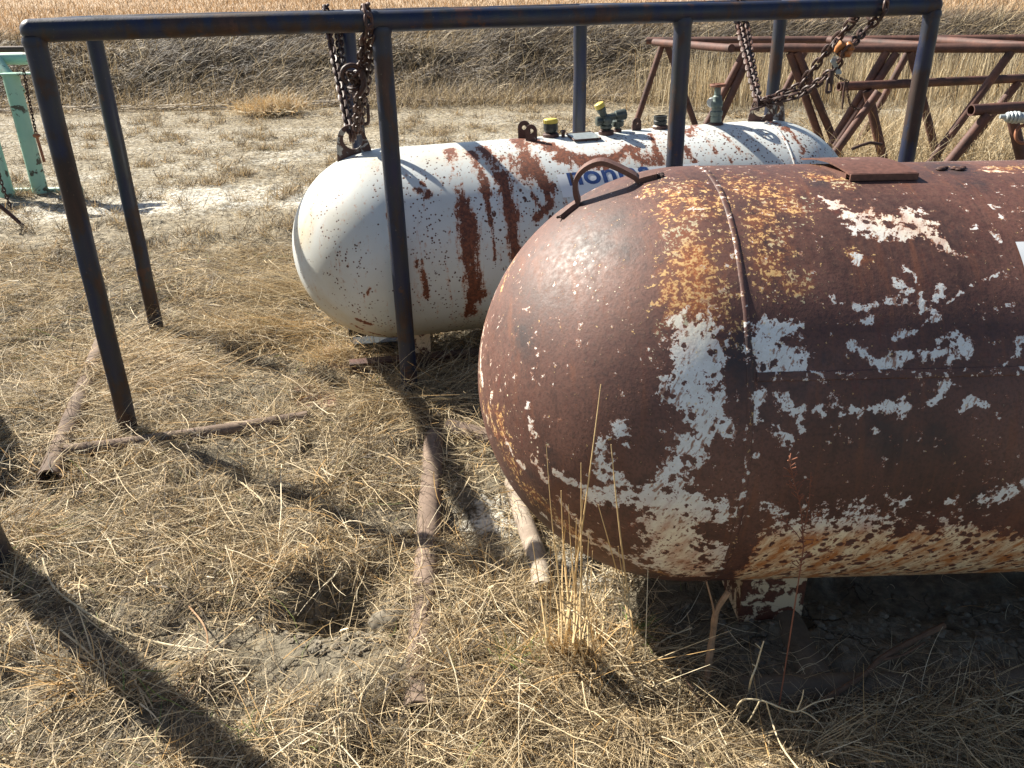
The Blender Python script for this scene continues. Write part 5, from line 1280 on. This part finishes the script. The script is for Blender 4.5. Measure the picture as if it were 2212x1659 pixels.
for (px, py, nn) in ((1180, 1500, 500), (1320, 1530, 900), (1240, 1600, 900), (1420, 1600, 900), (1500, 1660, 900), (1100, 1640, 700), (1620, 1660, 800), (1780, 1640, 800), (1900, 1600, 800), (2050, 1620, 900), (2180, 1560, 800), (900, 1650, 500), (1350, 1440, 500), (1240, 1420, 400), (2200, 1640, 600), (1990, 1560, 500)):
    clump(px, py, nn, random.uniform(-1, 1), random.uniform(-1, -.1), 1.0, .05, .20, .40, [.10, .22, .34, .24, .06, .04, 0], .13, .07, wd=(.0010, .0022))
for (px, py, nn) in ((60, 640, 300), (20, 560, 300), (90, 720, 300), (150, 620, 250), (1085, 720, 400), (1000, 760, 500)):
    clump(px, py, nn, random.uniform(-1, 1), random.uniform(-1, 1), 1.0, .12, .32, .3, strawp, .18, .14)
S.build('long_grass', kind='stuff', label='combed clumps of long golden dead grass', cat='dry grass')

pass
# tuft of tall stalks before the rusty tank: one plant one can point at
S = Straw()
c = on_ground(1245, 1440, 0)
n = 150
x = c.x + rng.normal(0, .075, n); y = c.y + rng.normal(0, .05, n)
S.add(x, y, rng.uniform(.12, .40, n), rng.uniform(.0016, .0034, n), rng.uniform(0, 2 * PI, n), np.clip(rng.normal(1.15, .28, n), .4, 1.55), pal(pick(n, [0, .06, .26, .30, .10, .28, 0])), .10, 5, 0, .2)
tops = [(1180, 960, 1225), (1255, 1000, 1235), (1298, 830, 1215), (1150, 1170, 1200), (1292, 1090, 1350), (1320, 960, 1370), (1215, 1150, 1222), (1245, 1120, 1230), (1232, 1180, 1250), (1335, 1180, 1360), (1200, 1180, 1215), (1222, 1130, 1232), (1240, 1200, 1240), (1258, 1180, 1250), (1272, 1150, 1262), (1186, 1225, 1205), (1228, 1090, 1242), (1262, 1060, 1250), (1280, 1190, 1275), (1212, 1060, 1228), (1306, 1230, 1290)]
def stalkW(P, r):
    return [Vector(p) for p in P], r
bm = bmesh.new()
for tx, ty, bx in tops:
    by = 1400 + random.uniform(-30, 40); a_ = on_ground(bx, by, 0); Q = [a_]; bow = random.uniform(-8, 8); bx = bx + random.uniform(-25, 25)
    for k in range(1, 9):
        f_k = k / 8; px_, py_ = bx + (tx - bx) * f_k + bow * math.sin(PI * f_k), by + (ty - by) * f_k
        h_ = RT.hit(px_, py_); dmax = (h_ - CAM).length * .965; d_ = ray(px_, py_); yk = a_.y - .10 * f_k
        Q.append(CAM + d_ * min(dmax, yk / d_.y))
    rr_ = random.uniform(.55, .95); sweep(bm, Q, [(.0032 - .0022 * k / 8) * rr_ for k in range(9)], 6)
M['stalk'] = simple('golden_stalk', (0.66, 0.47, 0.23), 0.7, 0, 0.35, 30, .2)
t_ = empty('tall_grass_tuft', c, 'tuft of tall golden grass stalks standing upright before the head of the rusty tank', 'grass tuft')
bm_obj('stalks', bm, M['stalk'], t_)
o = S.build('blades'); o.parent = t_; o.matrix_parent_inverse = Matrix.Translation(-t_.location)

# mid yard: short grey stubble with tufts, from behind the tanks to the ditch
S = Straw()
N = 330000
x, y = frustum_pts(N, 4.8, 15.2, .95, 1.0); d = 0.30 + 0.7 * sstep(.42, .62, fbm(x * 1.5, y * 2.2, 3, 71)); d *= 1 - .55 * sstep(.5, .62, fbm(x * .5, y * 1.2, 2, 31)) * sstep(6, 7, y)
k = rng.random(N) < d * .8; x, y = x[k], y[k]; n = len(x)
L = rng.uniform(.02, .09, n) * (1 + .3 * (y < 7)); S.add(x, y, L, rng.uniform(.0016, .0034, n) * (.5 + y * .085), rng.uniform(0, 2 * PI, n), np.clip(rng.normal(.35, .35, n), .02, 1.5), pal(pick(n, [.26, .24, .22, .19, .08, .005, .005])), .6, 2, (rng.random(n) * .02)[:, None], .6, .01)
for _ in range(650):                                # small tufts
    cy = rng.uniform(5, 14.5); cx = rng.uniform(-.8, .85) * (cy * .8); n = int(rng.integers(30, 90))
    S.add(cx + rng.normal(0, .05, n), cy + rng.normal(0, .05, n), rng.uniform(.05, .16, n), rng.uniform(.003, .005, n) * (.6 + cy * .07), rng.uniform(0, 2 * PI, n), rng.uniform(.3, 1.3, n), pal(pick(n, [.15, .25, .35, .15, .02, .08, .0])), .5, 3, 0, .4)
S.build('stubble', kind='stuff', label='short grey stubble on the pale salty ground', cat='dry grass')

# long matted grass on the ditch bank
S = Straw()
N = 110000
y = rng.uniform(14.0, 20.2, N); x = rng.uniform(-.95, .95, N) * (y * .78 + .5)
yb = y + .05 * x; k = rng.random(N) < sstep(13.9, 15.2, yb); x, y, yb = x[k], y[k], yb[k]; n = len(x)
flow = -PI / 2 + 1.0 + 1.5 * (fbm(x * .6, y * .6, 2, 81) - .5) * 2
ci = pick(n, [.64, .25, .07, .03, .01, 0, 0]); lo = fbm(x * .5, y * .5, 3, 83)  # mostly dark straw, shade within the matted slope put into blade colour
ci = np.where((lo > .56) & (rng.random(n) < .35), 2, ci); ci = np.where((yb < 15.6) & (rng.random(n) < .4), 2, ci)
S.add(x, y, rng.uniform(.2, .7, n), rng.uniform(.007, .013, n), flow + rng.normal(0, .5, n), np.clip(rng.normal(.45, .35, n), .02, 1.5), pal(ci), .9, 5, 0, .4, .05)
n = 2600; y = rng.uniform(14.5, 19.8, n); x = rng.uniform(-.9, .9, n) * (y * .78 + .5)
S.add(x, y, rng.uniform(.3, .75, n), rng.uniform(.006, .010, n), rng.uniform(0, 2 * PI, n), np.clip(rng.normal(1.2, .3, n), .4, 1.55), pal(pick(n, [.05, .2, .3, .3, .15, 0, 0])), .5, 5, 0, .4, .05)
# one pale clump sitting on the bank foot
n = 2500; cc_ = gz(585, 225, .15); x = cc_.x + rng.normal(0, .22, n); y = cc_.y + rng.normal(0, .22, n)
S.add(x, y, rng.uniform(.2, .42, n), rng.uniform(.006, .010, n), rng.uniform(0, 6.3, n), np.clip(rng.normal(.9, .3, n), .1, 1.5), pal(pick(n, [0, .05, .25, .25, .1, .35, 0])), 1.2, 5, 0, .4, .05)
S.build('bank_grass', kind='stuff', label='dark matted grass hanging over the ditch bank', cat='dry grass')

# standing reeds on the right, behind the pipe racks
S = Straw()
N = 17000
x = rng.uniform(1.6, 13.5, N); y = rng.uniform(12.6, 15.6, N) - .05 * x; d = sstep(1.6, 4.0, x) * (.4 + .6 * (fbm(x * .8, y * .8, 2, 91) > .42)); k = rng.random(N) < d; x, y = x[k], y[k]; n = len(x)
S.add(x, y, rng.uniform(.35, .95, n), rng.uniform(.006, .010, n), rng.uniform(0, 2 * PI, n), np.clip(rng.normal(1.42, .12, n), .8, 1.55), pal(pick(n, [.12, .18, .24, .26, .17, .03, 0])), .12, 4, 0, .3)
n = 5000; x = rng.uniform(-2.5, 3, n); y = rng.uniform(13.6, 15.2, n); S.add(x, y, rng.uniform(.15, .5, n), rng.uniform(.005, .009, n), rng.uniform(0, 2 * PI, n), rng.uniform(.5, 1.5, n), pal(pick(n, [.15, .25, .35, .2, .05, 0, 0])), .5, 4, 0, .3)
S.build('reeds', kind='stuff', label='pale reeds standing in front of the ditch bank', cat='reeds')

# tangled long grass among the pipe racks
S = Straw()
for px, py, n, L1 in ((1850, 345, 500, .7), (1920, 350, 900, .8), (2000, 350, 900, .8), (2080, 360, 900, .8), (2150, 350, 900, .8), (2200, 340, 900, .8), (1960, 300, 600, .6), (2060, 300, 700, .6), (2150, 290, 700, .6), (1830, 300, 300, .5), (1900, 400, 800, .8), (2050, 400, 900, .8), (2190, 400, 900, .8), (1780, 330, 250, .6)):
    c = gz(px, py, 0); x = c.x + rng.normal(0, .28, n); y = c.y + rng.normal(0, .3, n)
    S.add(x, y, rng.uniform(.2, L1, n), rng.uniform(.003, .006, n), rng.uniform(0, 2 * PI, n), np.clip(rng.normal(1.0, .35, n), .2, 1.5), pal(pick(n, [.02, .08, .24, .38, .24, .04, 0])), 1.3, 8, 0, .6, .03)
S.build('rack_grass', kind='stuff', label='tangled long pale grass growing through the pipe racks', cat='dry grass')

# stubble field beyond the bank
S = Straw()
N = 120000
y = 19.0 + 75 * rng.random(N) ** 2.0; x = rng.uniform(-1, 1, N) * (y * .78 + 2); n = N
S.add(x, y, rng.uniform(.12, .32, n), rng.uniform(.012, .02, n) * (.5 + y * .03), rng.uniform(0, 2 * PI, n), np.clip(rng.normal(1.1, .3, n), .2, 1.5), pal(pick(n, [.0, .06, .30, .34, .12, .18, 0])) * np.array([.84, .76, .76]), .4, 2, 0, .3)
S.build('field_stubble', kind='stuff', label='light tan stubble of the far field', cat='field')
